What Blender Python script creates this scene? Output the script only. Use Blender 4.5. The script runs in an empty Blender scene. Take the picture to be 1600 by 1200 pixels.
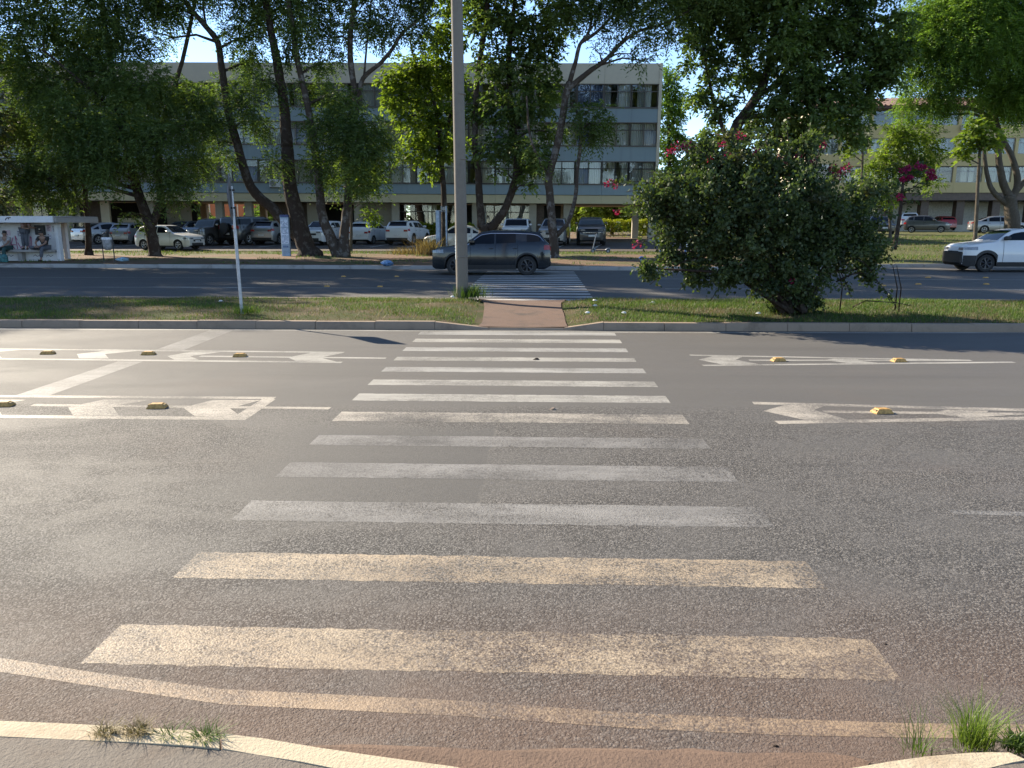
import bpy, math, random
import numpy as np
from math import sin, cos, pi, radians, atan2, sqrt, hypot
from mathutils import Vector, Matrix

random.seed(7)
RNG = np.random.default_rng(11)
SC = bpy.context.scene
COL = SC.collection

# ------------------------------------------------------------------ camera
EYE = 1.7
YAW = radians(2.1)
PITCH = math.atan(248 / 1202)
FPX = 1202.0
cd = bpy.data.cameras.new('camera')
cd.sensor_width = 36.0
cd.lens = FPX / 1600 * 36.0
cd.clip_start = 0.05
cd.clip_end = 3000
cam = bpy.data.objects.new('camera', cd)
COL.objects.link(cam)
cam.location = (0, 0, EYE)
cam.rotation_euler = (pi / 2 - PITCH, 0, YAW)
SC.camera = cam

# ------------------------------------------------------------------ sky, sun, exposure
SUN_TO = Vector((-0.808, 0.589, 0)).normalized()
ELEV = radians(31.2)
wd = bpy.data.worlds.new('World')
SC.world = wd
wd.use_nodes = True
wn = wd.node_tree
wn.nodes.clear()
wo = wn.nodes.new('ShaderNodeOutputWorld')
bg = wn.nodes.new('ShaderNodeBackground')
sky = wn.nodes.new('ShaderNodeTexSky')
sky.sky_type = 'NISHITA'
sky.sun_disc = False
sky.sun_elevation = ELEV
sky.sun_rotation = atan2(SUN_TO.x, SUN_TO.y)
sky.altitude = 1100
sky.air_density = 0.85
sky.dust_density = 0.0
sky.ozone_density = 2.2
bg.inputs['Strength'].default_value = 0.11
# broken white cloud over the whole dome
tc = wn.nodes.new('ShaderNodeTexCoord')
mp = wn.nodes.new('ShaderNodeMapping')
mp.inputs['Scale'].default_value = (1.0, 1.0, 2.2)
cn = wn.nodes.new('ShaderNodeTexNoise')
cn.inputs['Scale'].default_value = 2.6
cn.inputs['Detail'].default_value = 9
cn.inputs['Roughness'].default_value = 0.58
cr = wn.nodes.new('ShaderNodeValToRGB')
cr.color_ramp.elements[0].position = 0.57
cr.color_ramp.elements[1].position = 0.76
mx = wn.nodes.new('ShaderNodeMix')
mx.data_type = 'RGBA'
mx.inputs[7].default_value = (5.6, 5.6, 5.7, 1)
wn.links.new(tc.outputs['Generated'], mp.inputs['Vector'])
wn.links.new(mp.outputs['Vector'], cn.inputs['Vector'])
wn.links.new(cn.outputs['Fac'], cr.inputs['Fac'])
wn.links.new(cr.outputs['Color'], mx.inputs[0])
wn.links.new(sky.outputs['Color'], mx.inputs[6])
wn.links.new(mx.outputs[2], bg.inputs['Color'])
wn.links.new(bg.outputs['Background'], wo.inputs['Surface'])

sl = bpy.data.lights.new('sun', 'SUN')
sl.energy = 5.0
sl.angle = radians(0.53)
sl.color = (1.0, 0.88, 0.70)
so = bpy.data.objects.new('sun', sl)
COL.objects.link(so)
sd = Vector((SUN_TO.x * cos(ELEV), SUN_TO.y * cos(ELEV), sin(ELEV)))
so.rotation_euler = sd.to_track_quat('Z', 'Y').to_euler()
so.location = sd * 60

SC.view_settings.view_transform = 'Standard'
SC.view_settings.look = 'None'
SC.view_settings.exposure = 1.5
SC.view_settings.gamma = 1.0
SC.render.engine = 'CYCLES'
SC.cycles.max_bounces = 7
SC.cycles.diffuse_bounces = 4
SC.cycles.glossy_bounces = 3
SC.cycles.transmission_bounces = 4
SC.cycles.transparent_max_bounces = 8
SC.cycles.caustics_reflective = False
SC.cycles.caustics_refractive = False
SC.cycles.use_denoising = True
SC.cycles.sample_clamp_indirect = 6

# ------------------------------------------------------------------ survey helpers: sight lines to ground points / planes at a distance
_fw = Vector((-sin(YAW) * cos(PITCH), cos(YAW) * cos(PITCH), -sin(PITCH)))
_rt = Vector((cos(YAW), sin(YAW), 0))
_up = _rt.cross(_fw)
def sight(px, py): return _fw * FPX + _rt * (px - 800) - _up * (py - 600)
def G(px, py, z=0.0):
    d = sight(px, py); t = (z - EYE) / d.z
    return Vector((d.x * t, d.y * t, z))
def at(px, py, Y):
    d = sight(px, py); t = Y / d.y
    return Vector((d.x * t, Y, EYE + d.z * t))
def interp(pts, v):
    if v <= pts[0][0]: return pts[0][1]
    for (a, b), (c, d) in zip(pts, pts[1:]):
        if v <= c: return b + (d - b) * (v - a) / (c - a)
    return pts[-1][1]
def sstep(v, a, b):
    t = min(1, max(0, (v - a) / (b - a))); return t * t * (3 - 2 * t)

FK = [(-400, 31.4), (-20, 31.2), (-11, 30.7), (3, 29.95), (8.5, 30.1), (14.5, 32.4), (40, 33), (400, 33)]
def fk(x): return interp(FK, x)
TL = [(31, .14), (43, .2), (45, .2), (51, .4), (59, .45), (75, .6), (120, .8), (600, .8)]
TR = [(32.6, .14), (45, .5), (60, .9), (72, 1.05), (120, 1.2), (600, 1.2)]
def zt(x, y):
    b = sstep(x, 11, 19)
    return interp(TL, y) * (1 - b) + interp(TR, y) * b
def on(px, py):
    z = .2
    for _ in range(12):
        p = G(px, py, z); z = zt(p.x, p.y)
    return Vector((p.x, p.y, z))
def ground_at(px, Y):
    p = at(px, 400, Y); return Vector((p.x, Y, zt(p.x, Y)))

# ------------------------------------------------------------------ mesh helper
class MB:
    def __init__(s): s.v = []; s.f = []; s.m = []
    def quad(s, pts, m=0):
        n = len(s.v); s.v += [tuple(p) for p in pts]; s.f.append(tuple(range(n, n + len(pts)))); s.m.append(m); return s
    def box(s, x0, y0, z0, x1, y1, z1, m=0, bev=0.0):
        if bev <= 0:
            n = len(s.v)
            s.v += [(x0,y0,z0),(x1,y0,z0),(x1,y1,z0),(x0,y1,z0),(x0,y0,z1),(x1,y0,z1),(x1,y1,z1),(x0,y1,z1)]
            for f in ((0,3,2,1),(4,5,6,7),(0,1,5,4),(1,2,6,5),(2,3,7,6),(3,0,4,7)):
                s.f.append(tuple(n + i for i in f)); s.m.append(m)
            return s
        b = min(bev, (x1-x0)*.49, (y1-y0)*.49, (z1-z0)*.49)
        rings = []
        for z, i in ((z0, b), (z0 + b, 0), (z1 - b, 0), (z1, b)):
            c = b
            xa, xb, ya, yb = x0 + i, x1 - i, y0 + i, y1 - i
            rings.append([(xa+c,ya,z),(xb-c,ya,z),(xb,ya+c,z),(xb,yb-c,z),(xb-c,yb,z),(xa+c,yb,z),(xa,yb-c,z),(xa,ya+c,z)])
        s.loft(rings, m, caps=True)
        return s
    def loft(s, rings, m=0, caps=True, closed=True):
        n = len(s.v); k = len(rings[0])
        for r in rings: s.v += [tuple(p) for p in r]
        for i in range(len(rings) - 1):
            for j in range(k if closed else k - 1):
                a = n + i*k + j; b = n + i*k + (j+1) % k
                s.f.append((a, b, b + k, a + k)); s.m.append(m)
        if caps:
            s.f.append(tuple(n + j for j in reversed(range(k)))); s.m.append(m)
            s.f.append(tuple(n + (len(rings)-1)*k + j for j in range(k))); s.m.append(m)
        return s
    def tube(s, pts, rad, seg=8, m=0, caps=True, lump=0.0):
        pts = [Vector(p) for p in pts]
        if not hasattr(rad, '__len__'): rad = [rad] * len(pts)
        rings = []; prev = None
        for i, p in enumerate(pts):
            t = (pts[min(i+1, len(pts)-1)] - pts[max(i-1, 0)]).normalized()
            ref = prev if prev is not None else (Vector((1,0,0)) if abs(t.x) < .9 else Vector((0,1,0)))
            a = (ref - t * ref.dot(t)).normalized(); b = t.cross(a); prev = a
            ring = []
            for j in range(seg):
                th = 2*pi*j/seg
                rr = rad[i] * (1 + lump * (random.random() - .5))
                ring.append(p + (a*cos(th) + b*sin(th)) * rr)
            rings.append(ring)
        return s.loft(rings, m, caps)
    def lathe(s, prof, seg=20, axis='z', c=(0,0,0), m=0, closed_prof=False):
        rings = []
        for r, h in prof:
            ring = []
            for j in range(seg):
                th = 2*pi*j/seg
                a, b = r*cos(th), r*sin(th)
                q = (a, b, h) if axis == 'z' else ((a, h, b) if axis == 'y' else (h, a, b))
                ring.append((q[0]+c[0], q[1]+c[1], q[2]+c[2]))
            rings.append(ring)
        if closed_prof: rings.append(rings[0])
        return s.loft(rings, m, caps=not closed_prof)
    def prism(s, poly, z0, z1, m=0):
        n = len(poly)
        return s.loft([[(p[0], p[1], z0) for p in poly], [(p[0], p[1], z1) for p in poly]], m)
    def build(s, name, mats, parent=None, off=None, smooth=None):
        me = bpy.data.meshes.new(name)
        v = s.v if off is None else [(p[0]-off[0], p[1]-off[1], p[2]-off[2]) for p in s.v]
        me.from_pydata(v, [], s.f)
        if not isinstance(mats, (list, tuple)): mats = [mats]
        for q in mats: me.materials.append(q)
        if len(mats) > 1: me.polygons.foreach_set('material_index', s.m)
        if smooth is not None:
            me.polygons.foreach_set('use_smooth', [True]*len(me.polygons))
            if smooth < 180: me.set_sharp_from_angle(angle=radians(smooth))
        me.update()
        o = bpy.data.objects.new(name, me); COL.objects.link(o)
        if parent: o.parent = parent
        return o

def tag(o, label=None, cat=None, group=None, kind=None):
    if label: o['label'] = label
    if cat: o['category'] = cat
    if group: o['group'] = group
    if kind: o['kind'] = kind
    return o
def empty(name, loc=(0,0,0), rot=(0,0,0)):
    e = bpy.data.objects.new(name, None); COL.objects.link(e)
    e.location = loc; e.rotation_euler = rot; e.empty_display_size = .2
    return e
def inst(src, parent, loc, rot=(0,0,0), scale=None):
    c = src.copy(); COL.objects.link(c); c.parent = parent; c.location = loc; c.rotation_euler = rot
    if scale: c.scale = scale
    return c
def fast_mesh(name, V, nper, mats, tint=None, midx=None):
    """V: (n*nper,3) array, each face its own nper corners"""
    me = bpy.data.meshes.new(name)
    n = len(V); nf = n // nper
    me.vertices.add(n); me.vertices.foreach_set('co', np.ascontiguousarray(V, dtype=np.float32).ravel())
    me.loops.add(n); me.loops.foreach_set('vertex_index', np.arange(n, dtype=np.int32))
    me.polygons.add(nf); me.polygons.foreach_set('loop_start', np.arange(0, n, nper, dtype=np.int32))
    if midx is not None: me.polygons.foreach_set('material_index', midx.astype(np.int32))
    for q in mats: me.materials.append(q)
    me.update(calc_edges=True)
    if tint is not None:
        a = me.attributes.new('tint', 'FLOAT', 'POINT'); a.data.foreach_set('value', np.ascontiguousarray(tint, dtype=np.float32))
    return me

# ------------------------------------------------------------------ materials
class NT:
    def __init__(s, name):
        s.mat = bpy.data.materials.new(name); s.mat.use_nodes = True
        s.t = s.mat.node_tree; s.b = s.t.nodes['Principled BSDF']; s.out = s.t.nodes['Material Output']
        s._co = None
    def n(s, typ, **kw):
        nd = s.t.nodes.new('ShaderNode' + typ)
        for k, v in kw.items(): setattr(nd, k, v)
        return nd
    def l(s, a, b): s.t.links.new(a, b)
    def co(s):
        if s._co is None: s._co = s.n('TexCoord').outputs['Object']
        return s._co
    def put(s, nd, sock, v):
        if hasattr(v, 'links') or isinstance(v, bpy.types.NodeSocket): s.l(v, nd.inputs[sock])
        else: nd.inputs[sock].default_value = v
    def mapped(s, scale):
        m = s.n('Mapping'); s.l(s.co(), m.inputs['Vector']); m.inputs['Scale'].default_value = scale
        return m.outputs['Vector']
    def noise(s, scale, detail=3, rough=.55, stretch=None, dist=0):
        nd = s.n('TexNoise'); nd.inputs['Scale'].default_value = scale
        nd.inputs['Detail'].default_value = detail; nd.inputs['Roughness'].default_value = rough
        nd.inputs['Distortion'].default_value = dist
        s.l(s.mapped(stretch) if stretch else s.co(), nd.inputs['Vector'])
        return nd.outputs['Fac']
    def voro(s, scale, out='Distance', stretch=None):
        nd = s.n('TexVoronoi'); nd.inputs['Scale'].default_value = scale
        s.l(s.mapped(stretch) if stretch else s.co(), nd.inputs['Vector'])
        return nd.outputs[out]
    def ramp(s, fac, a, b, ca=0.0, cb=1.0):
        nd = s.n('MapRange'); nd.interpolation_type = 'SMOOTHSTEP'
        s.put(nd, 'Value', fac); nd.inputs['From Min'].default_value = a; nd.inputs['From Max'].default_value = b
        nd.inputs['To Min'].default_value = ca; nd.inputs['To Max'].default_value = cb
        return nd.outputs['Result']
    def math(s, op, a, b=0.0):
        nd = s.n('Math', operation=op); s.put(nd, 0, a); s.put(nd, 1, b); return nd.outputs[0]
    def mix(s, f, a, b, mode='MIX'):
        nd = s.n('Mix', data_type='RGBA', blend_type=mode)
        s.put(nd, 0, f)
        for i, v in ((6, a), (7, b)):
            if isinstance(v, tuple): nd.inputs[i].default_value = (*v, 1) if len(v) == 3 else v
            else: s.l(v, nd.inputs[i])
        return nd.outputs[2]
    def bump(s, h, strength=.4, dist=.02):
        nd = s.n('Bump'); nd.inputs['Strength'].default_value = strength; nd.inputs['Distance'].default_value = dist
        s.l(h, nd.inputs['Height']); s.l(nd.outputs['Normal'], s.b.inputs['Normal']); return nd
    def set(s, color=None, rough=None, metal=None, spec=None):
        for k, v in (('Base Color', color), ('Roughness', rough), ('Metallic', metal), ('Specular IOR Level', spec)):
            if v is None: continue
            if isinstance(v, tuple): s.b.inputs[k].default_value = (*v, 1)
            else: s.put(s.b, k, v)
        return s
    def axis(s, ax):
        nd = s.n('SeparateXYZ'); s.l(s.co(), nd.inputs[0]); return nd.outputs[ax]

def plain(name, c, rough=.6, metal=0, var=.18, scale=6, bump=0.0, bscale=60, spec=None):
    n = NT(name)
    lo = tuple(x * (1 - var) for x in c); hi = tuple(min(1, x * (1 + var)) for x in c)
    n.set(n.mix(n.ramp(n.noise(scale, 5, .6), .3, .7), lo, hi), rough, metal, spec)
    if bump: n.bump(n.noise(bscale, 4), bump, .01)
    return n.mat

def asphalt_core(n):
    """road surface: open chippings on the near lane, finer seal further over"""
    y = n.axis(1)
    wob = n.noise(.35, 3)
    coarse = n.ramp(n.math('ADD', y, n.math('MULTIPLY', wob, .5)), 7.25, 7.6, 1, 0)
    fill = n.ramp(n.noise(.9, 6, .7, (.7, 1.2, 1), .5), .34, .60, .25, 1)      # binder closing over the chippings
    x = n.axis(0); wx = n.math('ADD', x, n.math('MULTIPLY', n.noise(9, 4, .7), .10)); wy = n.math('ADD', y, n.math('MULTIPLY', n.noise(2.5, 4, .7), .25))
    repair = n.math('MULTIPLY', n.math('MULTIPLY', n.ramp(wx, -.34, -.30, 1, 0), n.ramp(wx, -2.6, -1.6)), n.math('MULTIPLY', n.ramp(wy, 4.55, 4.75), n.ramp(wy, 6.3, 6.6, 1, 0)))
    fill = n.math('MULTIPLY', fill, n.math('SUBTRACT', 1, n.math('MULTIPLY', repair, .85)))      # an old smooth repair under the crossing
    big = n.voro(100); small = n.voro(210); cc = n.n('SeparateColor'); n.l(n.voro(100, 'Color'), cc.inputs[0])
    stone = n.mix(n.math('POWER', cc.outputs[0], 1.6), (.028, .027, .026), (.205, .198, .188))
    finec = n.mix(n.noise(75, 3, .75), (.056, .055, .053), (.086, .084, .081))
    col = n.mix(n.math('MULTIPLY', coarse, n.math('ADD', n.math('MULTIPLY', fill, .75), .15)), finec, stone)
    pit = n.math('MULTIPLY', n.math('MULTIPLY', n.math('MAXIMUM', n.ramp(big, .42, .66), n.ramp(n.noise(120, 3, .8), .56, .68)), coarse), fill)
    col = n.mix(n.math('MULTIPLY', pit, .75), col, (.018, .017, .016))
    streak = n.noise(1.0, 6, .62, (.08, 1.9, 1))                             # wheel tracks and drips run along the road
    col = n.mix(n.ramp(streak, .40, .72, 0, .22), col, (.098, .095, .091))
    col = n.mix(n.ramp(n.noise(.9, 4, .6, (.05, .8, 1)), .55, .68, 0, .26), col, (.040, .039, .038))
    col = n.mix(n.math('MULTIPLY', repair, .45), col, (.050, .050, .049))
    oil = n.math('MULTIPLY', n.ramp(n.noise(3.2, 5, .7, (.8, 1.2, 1)), .66, .74), n.ramp(n.noise(.5, 2), .5, .6))
    col = n.mix(n.math('MULTIPLY', oil, .5), col, (.022, .021, .021))
    col = n.mix(1.0, col, (1.03, 1.0, .965), 'MULTIPLY')
    red = n.math('MULTIPLY', n.ramp(y, 2.0, 3.9, 1, 0), n.ramp(n.noise(1.6, 5, .6), .25, .62, .4, 1))
    red2 = n.ramp(n.noise(.45, 4, .6), .52, .72, 0, .10)
    col = n.mix(n.math('MAXIMUM', n.math('MULTIPLY', red, .66), red2), col, (.122, .076, .052))
    spk = n.voro(11); spc = n.n('SeparateColor'); n.l(n.voro(11, 'Color'), spc.inputs[0])
    grit = n.math('MULTIPLY', n.ramp(spk, .05, .09, 1, 0), n.ramp(spc.outputs[1], .55, .6))
    col = n.mix(n.math('MULTIPLY', grit, .8), col, (.022, .019, .016))
    cf = n.math('MULTIPLY', coarse, fill)
    h = n.math('ADD', n.math('MULTIPLY', n.math('ADD', n.math('MULTIPLY', n.math('SUBTRACT', 1, big), .55), n.math('MULTIPLY', n.noise(130, 3, .75), .75)), cf), n.math('MULTIPLY', small, -.25))
    rough = n.math('SUBTRACT', .80, n.math('MULTIPLY', n.math('SUBTRACT', 1, fill), .10))
    return col, rough, h, y
def asphalt(name='asphalt'):
    n = NT(name); c, r, h, y = asphalt_core(n)
    n.set(c, r, spec=.4); n.bump(h, .75, .009); return n.mat
def paint(name, c, wear, dust=.0):
    """thermoplastic road paint, worn through to the chippings"""
    n = NT(name); ac, r, h, y = asphalt_core(n)
    w = n.noise(7, 6, .72); w2 = n.noise(1.1, 4, .6, (.6, 1.6, 1)); st = n.voro(105)
    w3 = n.noise(60, 2, .6)
    v = n.math('ADD', n.math('ADD', n.math('ADD', n.math('MULTIPLY', w, .26), n.math('MULTIPLY', w2, .42)), n.math('MULTIPLY', w3, .30)), n.math('MULTIPLY', st, -.20))
    wt = n.noise(.8, 3, .5, (1.3, .25, 1)); edge = n.noise(26, 3, .7)
    v = n.math('ADD', n.math('ADD', v, n.math('MULTIPLY', n.math('SUBTRACT', wt, .5), .34)), n.math('MULTIPLY', n.math('SUBTRACT', edge, .5), .22))
    worn = n.ramp(v, wear - .15, wear + .13, 1, 0)
    pc = n.mix(n.ramp(n.noise(2.2, 5, .65, (.5, 2.5, 1)), .3, .7), tuple(x*.70 for x in c), c)
    if dust: pc = n.mix(n.ramp(n.noise(1.4, 4), .3, .7, 0, dust), pc, (.27, .19, .12))
    n.set(n.mix(worn, pc, ac), .6, spec=.35); n.bump(h, .45, .010); return n.mat

MAT = {}
MAT['asphalt'] = asphalt()
MAT['paint_fresh'] = paint('road_paint', (.33, .318, .285), .33)
MAT['paint_far'] = paint('road_paint_far', (.50, .485, .45), .28)
MAT['paint_dull'] = paint('road_paint_dull', (.308, .301, .280), .33)
MAT['paint_mid'] = paint('road_paint_worn', (.392, .357, .301), .39)
MAT['paint_faded'] = paint('road_paint_faded', (.215, .208, .196), .385)
MAT['paint_dusty'] = paint('road_paint_dusty', (.385, .312, .220), .425, .35)
MAT['paint_edge'] = paint('road_paint_edge', (.27, .20, .135), .38, .35)

def soil():
    n = NT('verge_soil')
    g = n.noise(.35, 6, .62); g2 = n.noise(4, 5, .7); x = n.axis(0)
    dirt = n.mix(g2, (.098, .061, .039), (.176, .113, .074))
    gr = n.mix(n.noise(9, 4, .7), (.039, .051, .016), (.117, .109, .041))
    right = n.ramp(x, 9, 16, 0, .30)
    yv = n.axis(1)
    strip = n.math('MULTIPLY', n.ramp(yv, 40.5, 42.0, 0, .30), n.ramp(yv, 44.6, 45.2, 1, .0))
    f = n.ramp(n.math('ADD', n.math('ADD', g, right), strip), .46, .62)
    n.set(n.mix(f, dirt, gr), .9, spec=.2); n.bump(n.noise(22, 6, .7), .6, .05); return n.mat
MAT['soil'] = soil()
def turf():
    n = NT('median_turf')
    g = n.noise(1.3, 6, .65); g2 = n.noise(14, 5, .7)
    a = n.mix(g2, (.062, .048, .028), (.129, .101, .058)); b = n.mix(g2, (.027, .039, .011), (.074, .082, .027))
    n.set(n.mix(n.ramp(g, .40, .60), a, b), .95, spec=.15); n.bump(n.noise(45, 5, .7), .8, .03); return n.mat
MAT['turf'] = turf()
def concrete(name, c, stain=.35, scale=3, bump=.25, dirtc=(.12, .09, .07)):
    n = NT(name)
    a = n.mix(n.noise(scale*6, 5, .65), tuple(x*.82 for x in c), c)
    n.set(n.mix(n.ramp(n.noise(scale, 6, .68, None, .5), .48, .74, 0, stain), a, dirtc), .82, spec=.3)
    n.bump(n.noise(90, 4, .6), bump, .006); return n.mat
MAT['kerb'] = concrete('kerb_concrete', (.27, .205, .15), .55, 2.2, .5, (.09, .064, .046))
MAT['kerb_white'] = concrete('kerb_whitewashed', (.44, .375, .265), .55, 5.0, .7, (.22, .15, .095))
MAT['kerb_far'] = concrete('kerb_old_whitewash', (.322, .308, .287), .75, 1.3, .3, (.091, .077, .063))
MAT['pavement'] = concrete('pavement_screed', (.150, .130, .108), .4, 4.0, 1.0, (.105, .075, .055))
MAT['path'] = concrete('path_red_earth', (.128, .082, .060), .85, 2.2, 1.0, (.052, .040, .033))
MAT['dirt'] = concrete('red_dirt', (.150, .101, .073), .6, 7, 1.0, (.084, .059, .045))
MAT['pole'] = concrete('pole_concrete', (.199, .178, .150), .55, 1.4, .35, (.084, .073, .063))
MAT['lot'] = concrete('parking_asphalt', (.081, .064, .053), .4, .6, .5, (.049, .038, .032))
MAT['lot_line'] = plain('lot_line_paint', (.50, .47, .43), .7)
MAT['cream'] = concrete('facade_cream', (.70, .62, .47), .10, .5, .06, (.36, .33, .27))
MAT['beam'] = concrete('beam_cream', (.62, .54, .34), .12, .5, .06, (.33, .30, .22))
def bluepanel():
    n = NT('facade_blue_panel')
    run = n.noise(1.0, 4, .6, (2.6, 2.6, .18))
    c = n.mix(n.noise(.6, 3), (.235, .305, .335), (.285, .355, .375))
    n.set(n.mix(n.ramp(run, .5, .75, 0, .45), c, (.185, .235, .252)), .55, spec=.35); return n.mat
MAT['blue'] = bluepanel()
MAT['slab_dark'] = plain('soffit_grey', (.25, .23, .20), .8)
MAT['inner'] = plain('interior_wall', (.34, .32, .29), .9)
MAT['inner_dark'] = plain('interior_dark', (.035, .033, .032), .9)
MAT['column'] = concrete('column_render', (.42, .38, .30), .25, .8, .1, (.22, .2, .17))
MAT['brown'] = plain('brown_panel', (.105, .072, .052), .6)
MAT['alu'] = plain('window_frame_bronze', (.14, .125, .11), .45, .2)
MAT['alu_black'] = plain('window_frame_black', (.018, .018, .02), .4)
MAT['yellow'] = concrete('facade_yellow', (.56, .44, .22), .15, .6, .06, (.30, .25, .16))
MAT['orange'] = concrete('orange_render', (.55, .20, .09), .2, .6, .1)
MAT['roof_tile'] = plain('roof_tile_red', (.095, .048, .038), .8, 0, .3, 9)
def glass(name, tintc, glossy=.30, rough=.02):
    n = NT(name); n.t.nodes.remove(n.b)
    tr = n.n('BsdfTransparent'); tr.inputs[0].default_value = (*tintc, 1)
    gl = n.n('BsdfGlossy'); gl.inputs['Roughness'].default_value = rough
    lw = n.n('LayerWeight'); lw.inputs[0].default_value = glossy
    f = n.ramp(lw.outputs['Fresnel'], 0, 1, .05, .95)
    ms = n.n('MixShader'); n.l(f, ms.inputs[0]); n.l(tr.outputs[0], ms.inputs[1]); n.l(gl.outputs[0], ms.inputs[2])
    n.l(ms.outputs[0], n.out.inputs[0]); return n.mat
MAT['glass'] = glass('window_glass', (.92, .95, .95), .22)
MAT['glass_dark'] = glass('tinted_glass', (.10, .11, .12), .35)
def cloth(name, c):
    n = NT(name)
    n.set(n.mix(n.noise(8, 3, .5, (6, 1, .3)), tuple(x*.75 for x in c), c), .9, spec=.1); return n.mat
CURT = [cloth('curtain_cream', (.72, .68, .60)), cloth('curtain_grey', (.50, .50, .50)), cloth('curtain_white', (.82, .81, .78)), cloth('curtain_blue', (.20, .23, .38))]

def bark(name, c, pale=.0, lich=(.42, .40, .36)):
    n = NT(name)
    a = n.mix(n.noise(5, 6, .7, (3, 3, .8)), tuple(x*.5 for x in c), c)
    if pale: a = n.mix(n.ramp(n.noise(3.2, 5, .65), .5, .62, 0, pale), a, lich)
    n.set(a, .92, spec=.15); n.bump(n.noise(9, 6, .7, (3, 3, .7)), .9, .08); return n.mat
MAT['bark'] = bark('bark_dark', (.062, .046, .036), .28, (.20, .185, .165))
MAT['bark_pale'] = bark('bark_mottled', (.085, .066, .052), .55, (.24, .225, .205))
MAT['bark_thin'] = bark('bark_pale_grey', (.13, .108, .084), .3, (.20, .18, .155))
def leafmat(name, dark, light, trans=.42, gloss=.022):
    n = NT(name); n.t.nodes.remove(n.b)
    at_ = n.n('Attribute', attribute_name='tint')
    col = n.mix(at_.outputs['Fac'], dark, light)
    df = n.n('BsdfDiffuse'); n.l(col, df.inputs[0])
    tl = n.n('BsdfTranslucent'); n.l(n.mix(1.0, col, (1.25, 1.35, .55), 'MULTIPLY'), tl.inputs[0])
    gl = n.n('BsdfGlossy'); gl.inputs['Roughness'].default_value = .5
    m1 = n.n('MixShader'); m1.inputs[0].default_value = trans; n.l(df.outputs[0], m1.inputs[1]); n.l(tl.outputs[0], m1.inputs[2])
    m2 = n.n('MixShader'); m2.inputs[0].default_value = gloss; n.l(m1.outputs[0], m2.inputs[1]); n.l(gl.outputs[0], m2.inputs[2])
    n.l(m2.outputs[0], n.out.inputs[0]); return n.mat
LEAF = dict(
    dark=leafmat('leaf_dark_green', (.046, .080, .026), (.145, .205, .058), .47),
    mid=leafmat('leaf_mid_green', (.062, .118, .024), (.170, .262, .048), .50),
    bright=leafmat('leaf_yellow_green', (.090, .140, .022), (.220, .285, .046), .54),
    olive=leafmat('leaf_olive', (.043, .050, .022), (.099, .103, .043), .38),
    bush=leafmat('leaf_bougainvillea', (.026, .048, .018), (.100, .132, .046), .38, .025),
    hedge=leafmat('leaf_hedge', (.146, .172, .013), (.292, .310, .026), .45),
    bract=leafmat('bract_magenta', (.16, .006, .05), (.34, .020, .115), .40),
    dry=leafmat('leaf_dry', (.129, .086, .047), (.275, .206, .112), .3),
    grass=leafmat('grass_blade', (.036, .072, .014), (.110, .170, .038), .38, .02),
    grass_dry=leafmat('grass_blade_dry', (.112, .086, .043), (.232, .189, .095), .3, .03),
)

# ------------------------------------------------------------------ ground, roads, kerbs
def build_ground():
    xs = sorted(set([-700, -400, -220, -140, -100] + list(range(-80, 81, 2)) + [100, 140, 220, 400, 700]))
    vs = [0, .25, .6, 1, 1.6, 2.4, 3.2] + [4 + i for i in range(0, 46)] + [55, 62, 72, 90, 130, 220, 400, 700]
    mb = MB(); n = len(vs)
    for x in xs:
        for v in vs:
            y = fk(x) + .16 + v
            z = zt(x, y) + (.05 * math.sin(x*.7 + y*.5) * math.sin(y*.31 - x*.2) if 2 < v < 60 else 0) * sstep(x, 8, 16)
            mb.v.append((x, y, z))
    for i in range(len(xs) - 1):
        for j in range(n - 1):
            a = i*n + j; mb.f.append((a, a + n, a + n + 1, a + 1)); mb.m.append(0)
    tag(mb.build('ground', MAT['soil'], smooth=180), kind='structure')
    mb = MB(); mb.quad([(-700, -300, -.03), (700, -300, -.03), (700, 34, -.03), (-700, 34, -.03)])
    tag(mb.build('lower_ground', MAT['soil']), kind='structure')
build_ground()
mb = MB(); mb.quad([(-300, -6, 0), (300, -6, 0), (300, 34, 0), (-300, 34, 0)])
ROAD = tag(mb.build('road', MAT['asphalt']), kind='structure')

MK_Z = [.0005]
def mark(poly, m, name='painted_marking', z=None):
    """poly: ground points"""
    MK_Z[0] += .000004
    zz = MK_Z[0] if z is None else z
    b = MB(); b.quad([(p[0], p[1], zz) for p in poly]); return b.build(name, m, ROAD)
def markpx(pts, m, name='painted_marking'):
    return mark([G(*p) for p in pts], m, name)
def linepx(pts, w, m, name='painted_line'):
    P = [G(*p) for p in pts]; L = []; R = []
    for i, p in enumerate(P):
        t = (P[min(i+1, len(P)-1)] - P[max(i-1, 0)]).normalized(); nrm = Vector((-t.y, t.x, 0))
        L.append(p + nrm * w/2); R.append(p - nrm * w/2)
    MK_Z[0] += .000004
    b = MB(); z = MK_Z[0]
    for i in range(len(P)-1):
        b.quad([(L[i].x, L[i].y, z), (R[i].x, R[i].y, z), (R[i+1].x, R[i+1].y, z), (L[i+1].x, L[i+1].y, z)])
    return b.build(name, m, ROAD)

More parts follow.
